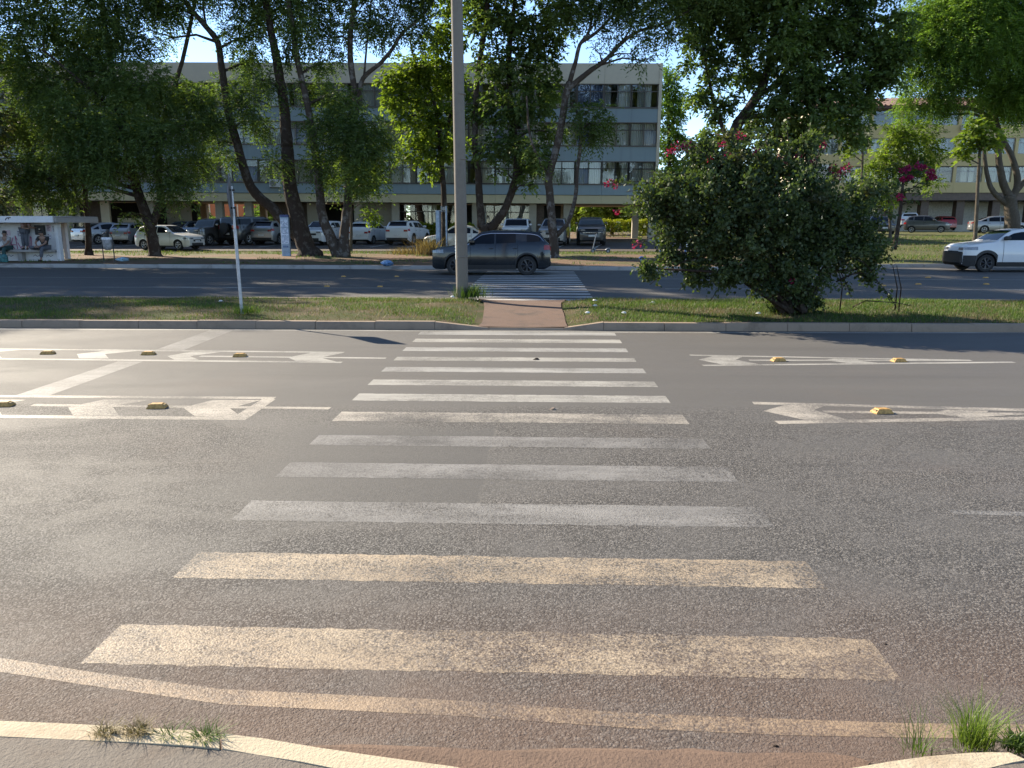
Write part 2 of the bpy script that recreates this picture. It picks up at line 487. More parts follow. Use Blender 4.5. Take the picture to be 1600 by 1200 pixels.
# crosswalk over the near carriageway: thirteen bars
CW = [(-1.94,12.39,1.20,12.06),(-1.90,11.61,1.21,11.26),(-1.90,10.77,1.21,10.44),(-1.88,9.96,1.23,9.68),(-1.88,9.21,1.25,8.91),
      (-1.87,8.43,1.27,8.13),(-1.86,7.69,1.28,7.37),(-1.84,6.90,1.31,6.56),(-1.82,6.09,1.33,5.80),(-1.82,5.34,1.35,5.01),
      (-1.81,4.54,1.36,4.21),(-1.80,3.76,1.38,3.455),(-1.81,3.0,1.39,2.695)]
CWM = ['paint_dull', 'paint_fresh', 'paint_dull', 'paint_fresh', 'paint_dull', 'paint_fresh', 'paint_fresh'] + ['paint_mid', 'paint_faded', 'paint_faded', 'paint_faded', 'paint_dusty', 'paint_dusty']
for (x0, y1, x1, y0), m in zip(CW, CWM):
    b = MB(); n = 70
    MK_Z[0] += .000004
    top = [(x0 + (x1-x0)*i/n, y1 + random.uniform(-.007, .007), MK_Z[0]) for i in range(n+1)]
    bot = [(x0 + (x1-x0)*i/n, y0 + random.uniform(-.007, .007), MK_Z[0]) for i in range(n+1)]
    for i in range(n): b.quad([bot[i], bot[i+1], top[i+1], top[i]])
    b.build('crosswalk_bar', MAT[m], ROAD)
# crosswalk over the far carriageway
for k in range(15):
    y = 17.75 + .80*k
    mark([(-2.0, y), (1.26, y), (1.26, y+.34), (-2.0, y+.34)], MAT['paint_far'], 'crosswalk_bar')
# edge and lane lines
linepx([(-500, 513.5), (0, 514.2), (500, 516), (1050, 519.6), (1600, 520), (2100, 519.5)], .10, MAT['paint_fresh'])
Z1 = lambda x, y: (x/3.2, 440 + y/3.2)
Z2 = lambda x, y: (1050 + x/2.909, 460 + y/2.909)
F, MD, FD = MAT['paint_fresh'], MAT['paint_mid'], MAT['paint_faded']
linepx([Z1(-700, 330), Z1(0, 337), Z1(1600, 353), Z1(1720, 354)], .10, F)
linepx([Z1(-700, 378), Z1(0, 386), Z1(1600, 403), Z1(1710, 404)], .10, F)
linepx([Z1(1000, 373), Z1(1450, 378), Z1(1930, 383)], .09, F)
for s in ([(385,362),(530,346),(690,347),(525,362),(545,385),(395,384)], [(835,372),(960,350),(1105,352),(950,373),(995,391),(870,390)],
          [(1440,379),(1560,355),(1715,357),(1600,380),(1690,402),(1480,398)], [(-80,352),(0,341),(110,342),(-30,352),(10,382),(-60,380)]):
    markpx([Z1(*p) for p in s], F)
markpx([Z1(1060,239), Z1(1178,239), Z1(910,346), Z1(770,344)], FD, 'diagonal_band')
markpx([Z1(590,399), Z1(715,400), Z1(245,570), Z1(80,568)], FD, 'diagonal_band')
linepx([Z1(-900, 564), Z1(0, 573), Z1(1375, 582)], .10, MD)
linepx([Z1(-900, 664), Z1(0, 674), Z1(1235, 685)], .11, MD)
linepx([Z1(160, 617), Z1(1650, 634)], .09, MD)
markpx([Z1(1310,588), Z1(1378,588), Z1(1240,684), Z1(1165,678)], MD)
for s in ([(340,628),(520,590),(760,591),(560,622),(595,670),(365,668)], [(915,630),(1065,592),(1305,592),(1150,634),(1210,678),(975,674)],
          [(-230,624),(-60,590),(130,591),(-20,618),(10,667),(-200,664)]):
    markpx([Z1(*p) for p in s], MD)
linepx([Z2(80, 276), Z2(1360, 300)], .09, F)
linepx([Z2(140, 323), Z2(1555, 308)], .09, F)
linepx([Z2(350, 299), Z2(1300, 300)], .08, F)
for s in ([(120,297),(185,281),(320,284),(290,297),(395,317),(230,319)], [(690,299),(735,292),(850,295),(830,301),(940,311),(800,312)]):
    markpx([Z2(*p) for p in s], F)
linepx([Z2(368, 494), Z2(1600, 525), Z2(2600, 550)], .11, MD)
linepx([Z2(475, 582), Z2(1600, 563), Z2(2600, 548)], .11, MD)
linepx([Z2(690, 533), Z2(1700, 545)], .09, MD)
for s in ([(415,530),(520,501),(690,509),(645,525),(815,574),(600,570)], [(1185,540),(1235,525),(1440,529),(1430,536),(1540,549),(1330,562)]):
    markpx([Z2(*p) for p in s], MD)
linepx([(1485, 800), (1600, 803), (1900, 810)], .07, FD)
# old yellowish gutter line
E0 = [(-250,996),(0,1028),(175,1055),(350,1077),(700,1094),(1000,1115),(1300,1126),(1412,1130),(1600,1132),(1900,1130)]
E1 = [(-250,1020),(0,1050),(131,1070),(350,1101),(700,1118),(1000,1139),(1225,1149),(1375,1152),(1600,1156),(1900,1156)]
b = MB(); MK_Z[0] += .000004
A_ = [G(*p) for p in E0]; B_ = [G(*p) for p in E1]
for i in range(len(A_)-1):
    b.quad([(q.x, q.y, MK_Z[0]) for q in (B_[i], B_[i+1], A_[i+1], A_[i])])
b.build('gutter_line', MAT['paint_edge'], ROAD)
# far carriageway lane marks
for ya, x0, x1 in ((21.2, -40, -8), (21.2, -7, -2.2), (21.2, 3.4, 7), (21.2, 9, 26), (25.2, -30, -9), (25.2, -7.6, -2.4), (25.2, 3.6, 8), (25.2, 10, 24), (17.45, -40, -2), (17.45, 2.6, 30)):
    mark([(x0, ya), (x1, ya), (x1, ya+.11), (x0, ya+.11)], MAT['paint_mid'], 'lane_line')
for x in (-9.6, 12.6):
    mark([(x, 21.05), (x+2.4, 21.15), (x+.4, 21.5), (x-1.6, 21.5)], MAT['paint_mid'], 'chevron')

# kerb stones
def kerb_row(name, pts, w, h, step, m, skip=None, hfun=None):
    """pts: polyline on the road side; stones lie to its left"""
    root = tag(empty(name), kind='structure')
    for (ax, ay), (bx, by) in zip(pts, pts[1:]):
        L = hypot(bx-ax, by-ay); n = max(1, round(L/step)); ux, uy = (bx-ax)/L, (by-ay)/L; nx, ny = -uy, ux
        for i in range(n):
            s0, s1 = L*i/n + .004, L*(i+1)/n - .004
            j = random.uniform(-.008, .008); hz = random.uniform(-.006, .006)
            cx = ax + ux*(s0+s1)/2
            if skip and skip(cx): continue
            b = MB(); rings = []
            for s in (s0, s1):
                x, y = ax + ux*s, ay + uy*s
                hh = (hfun(x) if hfun else h) + hz
                prof = [(0, -.02), (.012, hh - .025), (.035, hh), (w - .01, hh), (w, hh - .01), (w, -.02)]
                rings.append([(x + nx*(p + j), y + ny*(p + j), q) for p, q in prof])
            b.loft(rings); b.build('kerb_stone', m, root, smooth=40)
    return root
def medh(x):
    if x < -.3: return .03 + .095 * (1 - sstep(x, -1.75, -.85))
    return .03 + .095 * sstep(x, .40, 1.05)
kerb_row('median_kerb', [(-60, 12.66), (-1.75, 12.66), (-.85, 12.66), (.40, 12.66), (1.05, 12.66), (60, 12.72)], .17, .15, 1.0, MAT['kerb'], hfun=medh)
kerb_row('median_back_kerb', [(60, 17.35), (2.6, 17.02), (-60, 17.0)], .14, .13, 1.0, MAT['kerb'], skip=lambda x: -2.0 < x < 1.3)
kerb_row('verge_kerb', [(x, fk(x)) for x in (-60, -20, -11, 3, 8.5, 14.5, 40, 60)], .15, .15, 1.2, MAT['kerb_far'])

# median island with the worn path across it
def medz(x, y):
    a = sstep(abs(x + .34), .72, 1.35)
    return (.016 + .05*sstep(y, 12.75, 13.8)) * (1-a) + (.115 + .06 * sin((y - 12.8) / 4.1 * pi) + .012*sin(x*2.1+y) ) * a
def grid_sheet(name, x0, x1, y0, y1, dx, dy, zf, m, kind='structure'):
    nx, ny = int((x1-x0)/dx) + 1, int((y1-y0)/dy) + 1
    b = MB()
    for i in range(nx):
        for j in range(ny):
            x = x0 + (x1-x0)*i/(nx-1); y = y0 + (y1-y0)*j/(ny-1); b.v.append((x, y, zf(x, y)))
    for i in range(nx-1):
        for j in range(ny-1):
            a = i*ny + j; b.f.append((a, a+ny, a+ny+1, a+1)); b.m.append(0)
    return tag(b.build(name, m, smooth=180), kind=kind)
grid_sheet('median', -60, 60, 12.82, 16.93, .4, .27, medz, MAT['turf'])
b = MB(); L = []; R = []
PTH = [(12.74, -1.04, .46), (13.2, -1.0, .44), (14.2, -1.05, .44), (15.4, -1.12, .42), (16.3, -1.2, .44), (16.95, -1.35, .56), (17.2, -1.4, .62)]
for i in range(len(PTH)-1):
    (ya, la, ra), (yb, lb, rb_) = PTH[i], PTH[i+1]
    for k in range(8):
        f0, f1 = k/8, (k+1)/8
        q = []
        for f, y, l, r in ((f0, ya, la, ra), (f1, ya, la, ra), (f1, yb, lb, rb_), (f0, yb, lb, rb_)):
            x = l + (r-l)*f; q.append((x, y, max(medz(x, y), .02) + .016 + .012*min(1, abs(f-.5)*2) if y < 17 else .03))
        b.quad(q)
tag(b.build('path', MAT['path']), kind='structure')

# near pavement with its whitewashed kerbs and the worn ramp between them
KZ = .12
KL_out = [(-900,1075),(-400,1098),(0,1120),(100,1123),(200,1128),(300,1135),(345,1140),(420,1147),(500,1160),(600,1175),(720,1194),(850,1222),(930,1262)]
KL_in = [(-900,1106),(-400,1128),(0,1150),(100,1154),(200,1159),(300,1166),(345,1170),(402,1178),(470,1190),(545,1205),(635,1230),(730,1266),(785,1306)]
KR_out = [(1120,1270),(1205,1228),(1292,1200),(1375,1186),(1431,1177),(1506,1168),(1545,1166),(1575,1169),(1600,1177),(1700,1188),(2100,1192),(2700,1188)]
KR_in = [(1340,1340),(1410,1268),(1460,1236),(1498,1218),(1524,1208),(1544,1200),(1562,1195),(1582,1191),(1604,1189),(1700,1210),(2100,1218),(2700,1212)]
near = tag(empty('near_kerb'), kind='structure')
def near_kerb(outp, inp, joints):
    O = [G(*p, KZ) for p in outp]; I = [G(*p, KZ) for p in inp]
    cuts = [0] + joints + [len(O)-1]
    for a, c in zip(cuts, cuts[1:]):
        rings = []
        for i in range(a, c+1):
            o, q = O[i], I[i]; d = (q-o).normalized(); t = Vector((-d.y, d.x, 0))
            sh = t * (.004 if i == a else (-.004 if i == c else 0)) * (1 if t.dot(O[min(i+1, len(O)-1)] - O[max(0, i-1)]) > 0 else -1)
            pr = [(o + d*.0, -.02), (o + d*.0, KZ-.03), (o + d*.025, KZ+random.uniform(-.003, .003)), (q, KZ+random.uniform(-.003, .003)), (q + d*.01, -.02)]
            rings.append([(p.x + sh.x, p.y + sh.y, z) for p, z in pr])
        bb = MB(); bb.loft(rings); bb.build('kerb_stone', MAT['kerb_white'], near, smooth=40)
    return I
IL = near_kerb(KL_out, KL_in, [6]); IR = near_kerb(KR_out, KR_in, [8])
b = MB(); b.v += [(p.x, p.y, KZ - .003) for p in IL] + [(p.x - (.6 if i < 2 else 0), min(.4, p.y - .6), KZ - .003) for i, p in enumerate(IL)] + [(p.x*1.0, -6, KZ - .003) for p in IL]
k = len(IL)
for i in range(k-1):
    b.f += [(i, i+k, i+k+1, i+1), (i+k, i+2*k, i+2*k+1, i+k+1)]; b.m += [0, 0]
base_i = len(b.v); b.v += [(p.x, p.y, KZ - .003) for p in IR] + [(p.x, -6, KZ - .003) for p in IR]; k = len(IR)
for i in range(k-1):
    b.f.append((base_i+i, base_i+i+k, base_i+i+k+1, base_i+i+1)); b.m.append(0)
tag(b.build('pavement', MAT['pavement']), kind='structure')
grid_sheet('ramp', -.12, .82, -2, 1.98, .12, .2, lambda x, y: .012 + .09*sstep(y, 1.9, .6) + .004*sin(x*9), MAT['path'])
b = MB()                                                    # washed-out soil along the gutter
pts = [(470,1168),(560,1165),(640,1172),(760,1176),(880,1171),(985,1172),(1040,1176),(1080,1171),(1130,1177),(1200,1182),(1290,1178),(1330,1184),(1360,1192),(1330,1230),(1200,1262),(900,1270),(760,1244),(640,1204),(540,1184)]
P = [G(*p) for p in pts]; c = sum(P, Vector())/len(P); 
for i in range(len(P)):
    p, q = P[i], P[(i+1) % len(P)]
    m0, m1 = p.lerp(c, .35), q.lerp(c, .35)
    b.quad([(p.x, p.y, .0055), (q.x, q.y, .0055), (m1.x, m1.y, .016), (m0.x, m0.y, .016)]); b.quad([(m0.x, m0.y, .016), (m1.x, m1.y, .016), (c.x, c.y, .018)])
tag(b.build('dirt', MAT['dirt'], smooth=180), kind='structure')

# parking lot with bay lines
def lotz(x, y): return zt(x, y) + .03
LOT = grid_sheet('parking_lot', -60, 11.5, 45.0, 57.5, 2, .5, lotz, MAT['lot'])
for i in range(24):
    x = -46 + i*2.35
    b = MB()
    for j in range(6):
        ya, yb = 48.6 + j*.8, 49.4 + j*.8
        xa, xb = x + (ya-48.6)*.18, x + (yb-48.6)*.18
        b.quad([(xa, ya, lotz(xa, ya)+.006), (xa+.12, ya, lotz(xa, ya)+.006), (xb+.12, yb, lotz(xb, yb)+.006), (xb, yb, lotz(xb, yb)+.006)])
    b.build('bay_line', MAT['lot_line'], LOT)

# ------------------------------------------------------------------ buildings
def wavy_curtain(w, h, m, folds=7):
    b = MB(); n = folds*4
    for i in range(n+1):
        x = -w/2 + w*i/n; y = .035*sin(i*pi/2) + .012*sin(i*1.3)
        b.v += [(x, y, 0), (x, y*1.2, h)]
    for i in range(n): b.f.append((2*i, 2*i+2, 2*i+3, 2*i+1)); b.m.append(0)
    return b
def window_frame(w, h, tr, m, nmul=1):
    b = MB(); t = .05; d = .07
    b.box(-w/2, -d/2, 0, w/2, d/2, t); b.box(-w/2, -d/2, h-t, w/2, d/2, h)
    for i in range(nmul+2):
        x = -w/2 + (w - t) * i/(nmul+1); b.box(x, -d/2+.003, t, x+t, d/2-.003, h-t)
    b.box(-w/2+t, -d/2+.006, h-tr-t/2, w/2-t, d/2-.006, h-tr+t/2)
    return b
class Windows:
    """shared window meshes for one size; every placed window gets frame, panes and curtains of its own"""
    def __init__(s, w, h, tr, frames, glassm):
        s.w, s.h, s.tr = w, h, tr; s.n = 0
        pw = w/2 - .09
        def me(mb, m, nm): o = mb.build(nm, m); d = o.data; bpy.data.objects.remove(o); return d
        s.frames = [me(window_frame(w, h, tr, m), m, 'window') for m in frames]
        s.low = me(MB().box(-pw/2, -.006, -(h-tr-.10), pw/2, .006, 0), glassm, 'pane')
        s.high = me(MB().box(-pw/2, -.006, 0, pw/2, .006, tr-.08), glassm, 'pane')
        s.cur = [me(wavy_curtain(w/2-.03, h-.06, m), m, 'curtain') for m in CURT]
        s.cur_half = [me(wavy_curtain(w/4, h-.06, m, 4), m, 'curtain') for m in CURT]
    def place(s, parent, x, y, z, fi=0, cur=None, tilt=()):
        f = bpy.data.objects.new('window', s.frames[fi]); COL.objects.link(f); f.parent = parent; f.location = (x, y, z)
        def kid(d, nm, loc, rot=(0,0,0)):
            o = bpy.data.objects.new(nm, d); COL.objects.link(o); o.parent = f; o.location = loc; o.rotation_euler = rot
        for k in (-1, 1):
            cx = k * s.w/4
            tl = -random.uniform(.22, .38) if k in tilt else 0
            kid(s.low, 'pane', (cx, -.0 - (.0 if not tl else .02), s.h - s.tr - .035), (tl, 0, 0))
            kid(s.high, 'pane', (cx, 0, s.h - s.tr + .035))
            r = random.random() if cur is None else cur
            ci = 0 if r < .36 else 1 if r < .52 else 2 if r < .74 else 3 if r < .78 else -1
            if ci >= 0: kid(s.cur[ci], 'curtain', (cx, .11 + .02*random.random(), .03))
            elif random.random() < .7:
                kid(s.cur_half[random.choice((0, 1, 2))], 'curtain', (cx + k*s.w/9*random.choice((-1, 1)), .24, .03))

W1 = Windows(1.94, 1.66, .52, [MAT['alu'], MAT['alu_black']], MAT['glass'])
MAIN = tag(empty('apartment_block', (8.72, 60, 0), (0, .0075, .0096)), 'long pale blue and cream apartment block on columns behind the car park', 'building')
LEN, DEP = 56.0, 12.0
def bpart(name, m, *boxes, parent=MAIN, bev=0):
    b = MB()
    for q in boxes: b.box(*q, bev=bev)
    return b.build(name, m, parent)
# z levels (local): bands measured at the near corner
ZR, WT3, WS3, WT2, WS2, WT1, WS1, BB, B0 = 13.26, 11.85, 10.18, 9.12, 7.46, 6.34, 4.68, 3.87, 3.26
for i in range(14):
    x1 = -.22 - i*4.0; x0 = x1 - 3.985
    bpart('parapet_panel', MAT['cream'], (x0, 0, WT3, x1, .25, ZR))
    for (za, zb) in ((WT2, WS3), (WT1, WS2), (BB, WS1)):
        bpart('spandrel_panel', MAT['blue'], (x0, -.02, za+.03, x1, .2, zb-.06))
    bpart('beam', MAT['beam'], (x0, .03, B0, x1, .5, BB-.002))
for z in (WS3, WS2, WS1): bpart('sill', MAT['alu'], (-LEN, -.06, z-.06, -.22, .24, z))
for z in (WT2, WT1): bpart('drip_strip', MAT['alu'], (-LEN, -.03, z-.02, -.22, .24, z+.03))
bpart('end_wall', MAT['cream'], (-.22, -.06, BB-.2, 0, DEP, ZR+.02))
bpart('end_wall', MAT['cream'], (-LEN-.3, -.06, B0, -LEN-.02, DEP, ZR+.02))
bpart('roof', MAT['slab_dark'], (-LEN, .25, ZR-.5, -.22, DEP, ZR-.25))
for z in (WS3-.5, WS2-.5, WS1-.55): bpart('floor_slab', MAT['slab_dark'], (-LEN, .2, z-.2, -.22, DEP, z))
bpart('soffit', MAT['slab_dark'], (-LEN, .5, B0+.05, -.22, DEP, B0+.2))
bpart('inner_wall', MAT['inner'], (-LEN, 4.2, B0+.3, -.22, 4.35, ZR-.6))
bpart('rear_wall', MAT['cream'], (-LEN, DEP-.2, B0+.2, -.22, DEP, ZR-.1))
for k in range(1, 14):                                       # party walls between the rooms
    bpart('partition', MAT['inner'], (-.22 - k*4.0 - .06, .35, B0+.3, -.22 - k*4.0 + .06, 4.2, ZR-.6))
for lv, zs in enumerate((WS3, WS2, WS1)):
    for i in range(27):
        x = -.22 - 1.0 - i*2.0
        black = lv == 2 and i < 9
        tilt = ()
        if random.random() < .3: tilt = random.choice(((-1,), (1,), (-1, 1)))
        if lv == 1 and i == 0: tilt = (1,)
        W1.place(MAIN, x, .08, zs+.002, 1 if black else 0, None if not (lv == 2 and i > 9) else random.choice((.1, .1, .45, .6, .9)), tilt if lv else ())
# ground floor: columns, walls, glazed lobby
def lx(px): return at(px, 340, 60).x - 8.72
for px in (28, 100, 233, 340, 386, 557, 616, 742, 832, 886, 1021):
    x = lx(px)
    bpart('column', MAT['column'], (x-.28, .6, -.6, x+.28, 1.1, B0+.06), bev=.02)
    bpart('column', MAT['column'], (x-.28, DEP-1.5, -.6, x+.28, DEP-1.0, B0+.06), bev=.02)
def gwall(p0, p1, y, z1, m, z0=-.3): return bpart('ground_floor_wall', m, (lx(p0), y, z0, lx(p1), y+.2, z1))
gwall(-120, 20, 3.0, B0, MAT['column']); gwall(104, 142, 3.2, B0, MAT['brown']); gwall(146, 160, 1.5, B0, MAT['cream'])
gwall(160, 222, 2.6, 1.95, MAT['cream']); gwall(222, 262, 4.5, B0, MAT['column'])
gwall(408, 470, 3.0, B0, MAT['brown']); gwall(470, 498, 2.0, B0, MAT['column'])
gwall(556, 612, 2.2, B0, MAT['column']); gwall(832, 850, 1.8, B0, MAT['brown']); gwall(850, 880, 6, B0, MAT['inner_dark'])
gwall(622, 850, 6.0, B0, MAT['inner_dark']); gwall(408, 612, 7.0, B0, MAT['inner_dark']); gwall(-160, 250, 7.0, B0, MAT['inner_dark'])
LOB = Windows(2.6, 2.55, .55, [MAT['alu']], MAT['glass'])
for px in (644, 690, 770, 812): LOB.place(MAIN, lx(px), 1.9, .62, 0, 1.0)
gwall(620, 832, 1.85, .62, MAT['column'])
LOB2 = Windows(1.6, 2.0, .4, [MAT['alu_black']], MAT['glass'])
for px in (36, 62, 86): LOB2.place(MAIN, lx(px), 2.9, 1.2, 0, 1.0)
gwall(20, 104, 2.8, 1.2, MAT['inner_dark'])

def air_con(px, py, label):
    p = at(px, py, 59.9)
    r = tag(empty('air_conditioner', (p.x, 59.88, p.z)), label, 'air conditioner', 'air conditioners on the blue facade')
    b = MB(); b.box(-.42, -.42, -.29, .42, -.08, .29, bev=.03); b.build('casing', MAT['ac_white'], r)
    b = MB()
    for k in range(4): b.lathe([(.05+.055*k, -.43), (.05+.055*k, -.445), (.062+.055*k, -.445), (.062+.055*k, -.43)], 20, 'y', (-.12, 0, 0), closed_prof=True)
    b.build('fan_grille', MAT['dark_metal'], r)
    b = MB(); b.box(-.36, -.5, -.33, -.32, .12, -.29); b.box(.32, -.5, -.33, .36, .12, -.29); b.build('bracket', MAT['dark_metal'], r)
MAT['ac_white'] = plain('ac_casing', (.60, .60, .56), .5)
MAT['dark_metal'] = plain('dark_metal', (.03, .03, .032), .5, .3)
air_con(186, 294, 'white air conditioner under a window above the grey parked sedan')
air_con(432, 287, 'white air conditioner beside the thick trunk, above the dark boxy jeep')

# the second block across the lawn on the far side
W2 = Windows(2.5, 1.5, .42, [plain('window_frame_grey', (.34, .34, .33), .5, .3)], MAT['glass'])
BR = tag(empty('apartment_block', (0, 82, 0)), 'cream apartment block with red tiled roof edge, half hidden by trees', 'building')
def rz(y): return at(1500, y, 82).z
x0r, x1r = at(1262, 300, 82).x, at(1262, 300, 82).x + 44
zr = [rz(y) for y in (158, 171, 195.5, 215.5, 240.5, 259.5, 285, 301)]
def rpart(name, m, *bx): return bpart(name, m, *bx, parent=BR)
rpart('roof', MAT['roof_tile'], (x0r-.6, -.8, zr[1]+.02, x1r, 11, zr[1]+.30)); 
b = MB()
for i in range(90):
    x = x0r - .6 + i*.5; b.tube([(x+.25, -.85, zr[1]+.30), (x+.25, 5.0, zr[0]+1.0)], .13, 6)
b.build('roof_tile', MAT['roof_tile'], BR)
rpart('roof_slope', MAT['roof_tile'], (x0r-.6, .0, zr[1]+.28, x1r, 11, zr[1]+.5))
for a, c in ((2, 3), (4, 5), (6, 7)):
    for i in range(15): rpart('spandrel_panel', MAT['yellow'], (x0r + i*2.9, -.03, zr[c], x0r + i*2.9 + 2.885, .25, zr[a]))
for lv, (t, bt) in enumerate(((1, 2), (3, 4), (5, 6))):
    for i in range(15):
        rpart('pier', MAT['yellow'], (x0r + i*2.9 - .16, -.05, zr[bt]+.001, x0r + i*2.9 + .16, .3, zr[t]-.001))
        W2.place(BR, x0r + i*2.9 + 1.45, .12, zr[bt]+.01, 0, random.choice((.45, .45, .9, .95, .99)))
rpart('inner_wall', MAT['inner'], (x0r, 3.5, zr[7], x1r, 3.7, zr[1])); rpart('rear_wall', MAT['cream'], (x0r, 10.6, zr[7], x1r, 10.9, zr[1]))
rpart('end_wall', MAT['cream'], (x0r-.3, -.06, zr[7], x0r-.16, 10.9, zr[1])); 
for t in (2, 4, 6): rpart('floor_slab', MAT['slab_dark'], (x0r, .25, zr[t]-.7, x1r, 10.6, zr[t]-.5))
rpart('beam', MAT['brown'], (x0r-.3, .1, zr[7]-.75, x1r, 10.9, zr[7]-.005))
for i in range(12):
    x = x0r + 1.5 + i*3.6; rpart('column', MAT['brown'], (x-.4, .8, .2, x+.4, 1.6, zr[7]-.7))
rpart('ground_floor_wall', MAT['ac_white'], (x0r+6, 6, .2, x1r-10, 6.2, zr[7]-.7))
rpart('plinth', MAT['column'], (x0r+2, .2, .4, x1r, .5, 1.75))
p = at(1286, 262, 82)
for px, py, lab in ((1287, 262, 'small white air conditioner under a dark window above the bougainvillea bush'), (1507, 200, 'small white air conditioner high on the cream block beside a trunk')):
    p = at(px, py, 82)
    o = MB().box(-.4, -.45, -.25, .4, -.05, .25, bev=.03).build('air_conditioner', MAT['ac_white']); o.location = p
    tag(o, lab, 'air conditioner', 'air conditioners on the cream block')

# orange house seen between the columns
OH = tag(empty('orange_house', (0, 96, .6)), 'orange rendered house seen between the columns under the blue block', 'building')
xa, xb = at(262, 340, 96).x, at(400, 340, 96).x
MB().box(xa, 0, -.5, xb, 6, 4.6).build('wall', MAT['orange'], OH)
MB().box(xa-.4, -.5, 4.6, xb+.4, 6.5, 4.9).build('roof', MAT['roof_tile'], OH)
for i in range(7):
    x = xa + .9 + i*1.75
    w = MB().box(x, -.04, .9, x+.8, .03, 3.4).build('window', MAT['alu_black'], OH)
    MB().box(x-.08, -.08, .8, x+.88, -.01, .9).build('sill', MAT['cream'], w)
    MB().box(x+.9, -.06, -.2, x+1.05, .0, 4.2).build('pilaster', MAT['cream'], OH)

# ------------------------------------------------------------------ trees
def unit(a): return a / np.maximum(np.linalg.norm(a, axis=1, keepdims=True), 1e-6)
def rand_dirs(n):
    v = RNG.normal(size=(n, 3)); return unit(v)
def spray_leaves(C, D, Ln, nl, ll, lw, droop=.35):
    """compound leaves: rachis from C along D, nl leaflets in two ranks -> diamond quads"""
    n = len(C); up = np.array([0, 0, 1.0])
    side = unit(np.cross(D, up) + RNG.normal(size=(n, 3))*.25)
    t = (np.arange(nl) // 2 + .7) / (nl / 2); sg = np.where(np.arange(nl) % 2 == 0, 1.0, -1.0)
    Lr = Ln * RNG.uniform(.7, 1.25, (n, 1, 1))
    base = C[:, None, :] + D[:, None, :] * t[None, :, None] * Lr - up * (droop * t[None, :, None]**2 * Lr)
    ld = side[:, None, :] * sg[None, :, None] * .85 + D[:, None, :] * .55 - up * .25 + RNG.normal(size=(n, nl, 3)) * .13
    ld /= np.linalg.norm(ld, axis=2, keepdims=True)
    wv = np.cross(ld, up + RNG.normal(size=(n, nl, 3))*.55); wv /= np.maximum(np.linalg.norm(wv, axis=2, keepdims=True), 1e-6)
    L = ll * RNG.uniform(.75, 1.25, (n, nl, 1)); W = lw * .5
    q = np.stack([base, base + ld*L*.5 + wv*W, base + ld*L, base + ld*L*.5 - wv*W], axis=2)
    return q.reshape(-1, 3), n*nl
def blob_points(c, r, n, flat=.8, shell=2.4):
    d = rand_dirs(n); rad = RNG.random(n)**(1/shell)
    lump = 1 + .22*np.sin(d[:, 0]*5 + c[0]) * np.cos(d[:, 1]*4 + c[1]) + .16*np.sin(d[:, 2]*7 + c[2]*3)
    off = d * (rad*lump)[:, None] * r; off[:, 2] *= flat
    return np.array(c)[None, :] + off, d
def make_crown(name, parent, base, clumps, leaf, bark_m, stems, dens=150, Ln=.42, nl=9, ll=.17, lw=.07, droop=.45, flat=.8, tints=(.15, .75), sub=5):
    Vs = []; T = []; nodes = [(p, r) for s in stems for p, r in s]
    tw = MB()
    for q_ in clumps:
        c, r, tb = q_[:3]; crs = len(q_) > 3
        cv = Vector(c)
        # branch from the nearest wood below
        bp, br = min(nodes, key=lambda q: (q[0]-cv).length + max(0, q[0].z - cv.z + .2)*1.5)
        d = cv - bp
        mid = bp + d*.5 + Vector((random.uniform(-.2, .2), random.uniform(-.2, .2), .10*d.length))
        r0 = min(br*.55, .03 + .03*r + .012*d.length)
        if d.length > .3: tw.tube([bp, bp.lerp(mid, .55), mid, mid.lerp(cv, .6), cv], [r0, r0*.85, r0*.65, r0*.5, r0*.35], 6, lump=.15)
        for k in range(sub):
            e = cv + Vector(rand_dirs(1)[0] * r * .8); e.z = cv.z + (e.z - cv.z)*flat
            tw.tube([cv.lerp(mid, .25), cv.lerp(e, .5) + Vector((0, 0, .08*r)), e], [r0*.35, r0*.22, .008], 4)
        # sub-tufts make the outline uneven
        nt = max(5, int(7*r)); tufts, _ = blob_points(c, r*.82, nt, flat, 3.0)
        n = int((60 if crs else dens*1.10) * r * r)
        P1, D1 = blob_points(c, r*.9, int(n*.42), flat, 2.2)
        per = max(1, int(n*.58/nt)); P = [P1]; D = [D1]; TT = [np.full(len(P1), 0.0)]
        for q in tufts:
            a, dd = blob_points(q, r*RNG.uniform(.28, .46), per, .75, 2.0); P.append(a); D.append(dd); TT.append(np.full(len(a), RNG.normal(0, .12)))
        P = np.concatenate(P); D = np.concatenate(D); TT = np.concatenate(TT)
        D = unit(D*.8 + rand_dirs(len(D))*.7 + np.array([0, 0, -.25]))
        nl_ = 6 if crs else nl
        q, k = spray_leaves(P, D, Ln*1.2, 6, .34, .17, droop) if crs else spray_leaves(P, D, Ln, nl, ll*1.08, lw*1.12, droop); Vs.append(q)
        tt = np.clip(RNG.uniform(tints[0], tints[1], len(P)) + TT + tb + RNG.normal(0, .13), 0, 1); T.append(np.repeat(tt, nl_*4))
    V = np.concatenate(Vs) - np.array(base)[None, :]; T = np.concatenate(T)
    me = fast_mesh(name, V, 4, [leaf], T)
    o = bpy.data.objects.new(name, me); COL.objects.link(o); o.parent = parent
    t = tw.build('branches', bark_m, o, off=base, smooth=180); t['kind'] = 'stuff'
    return o
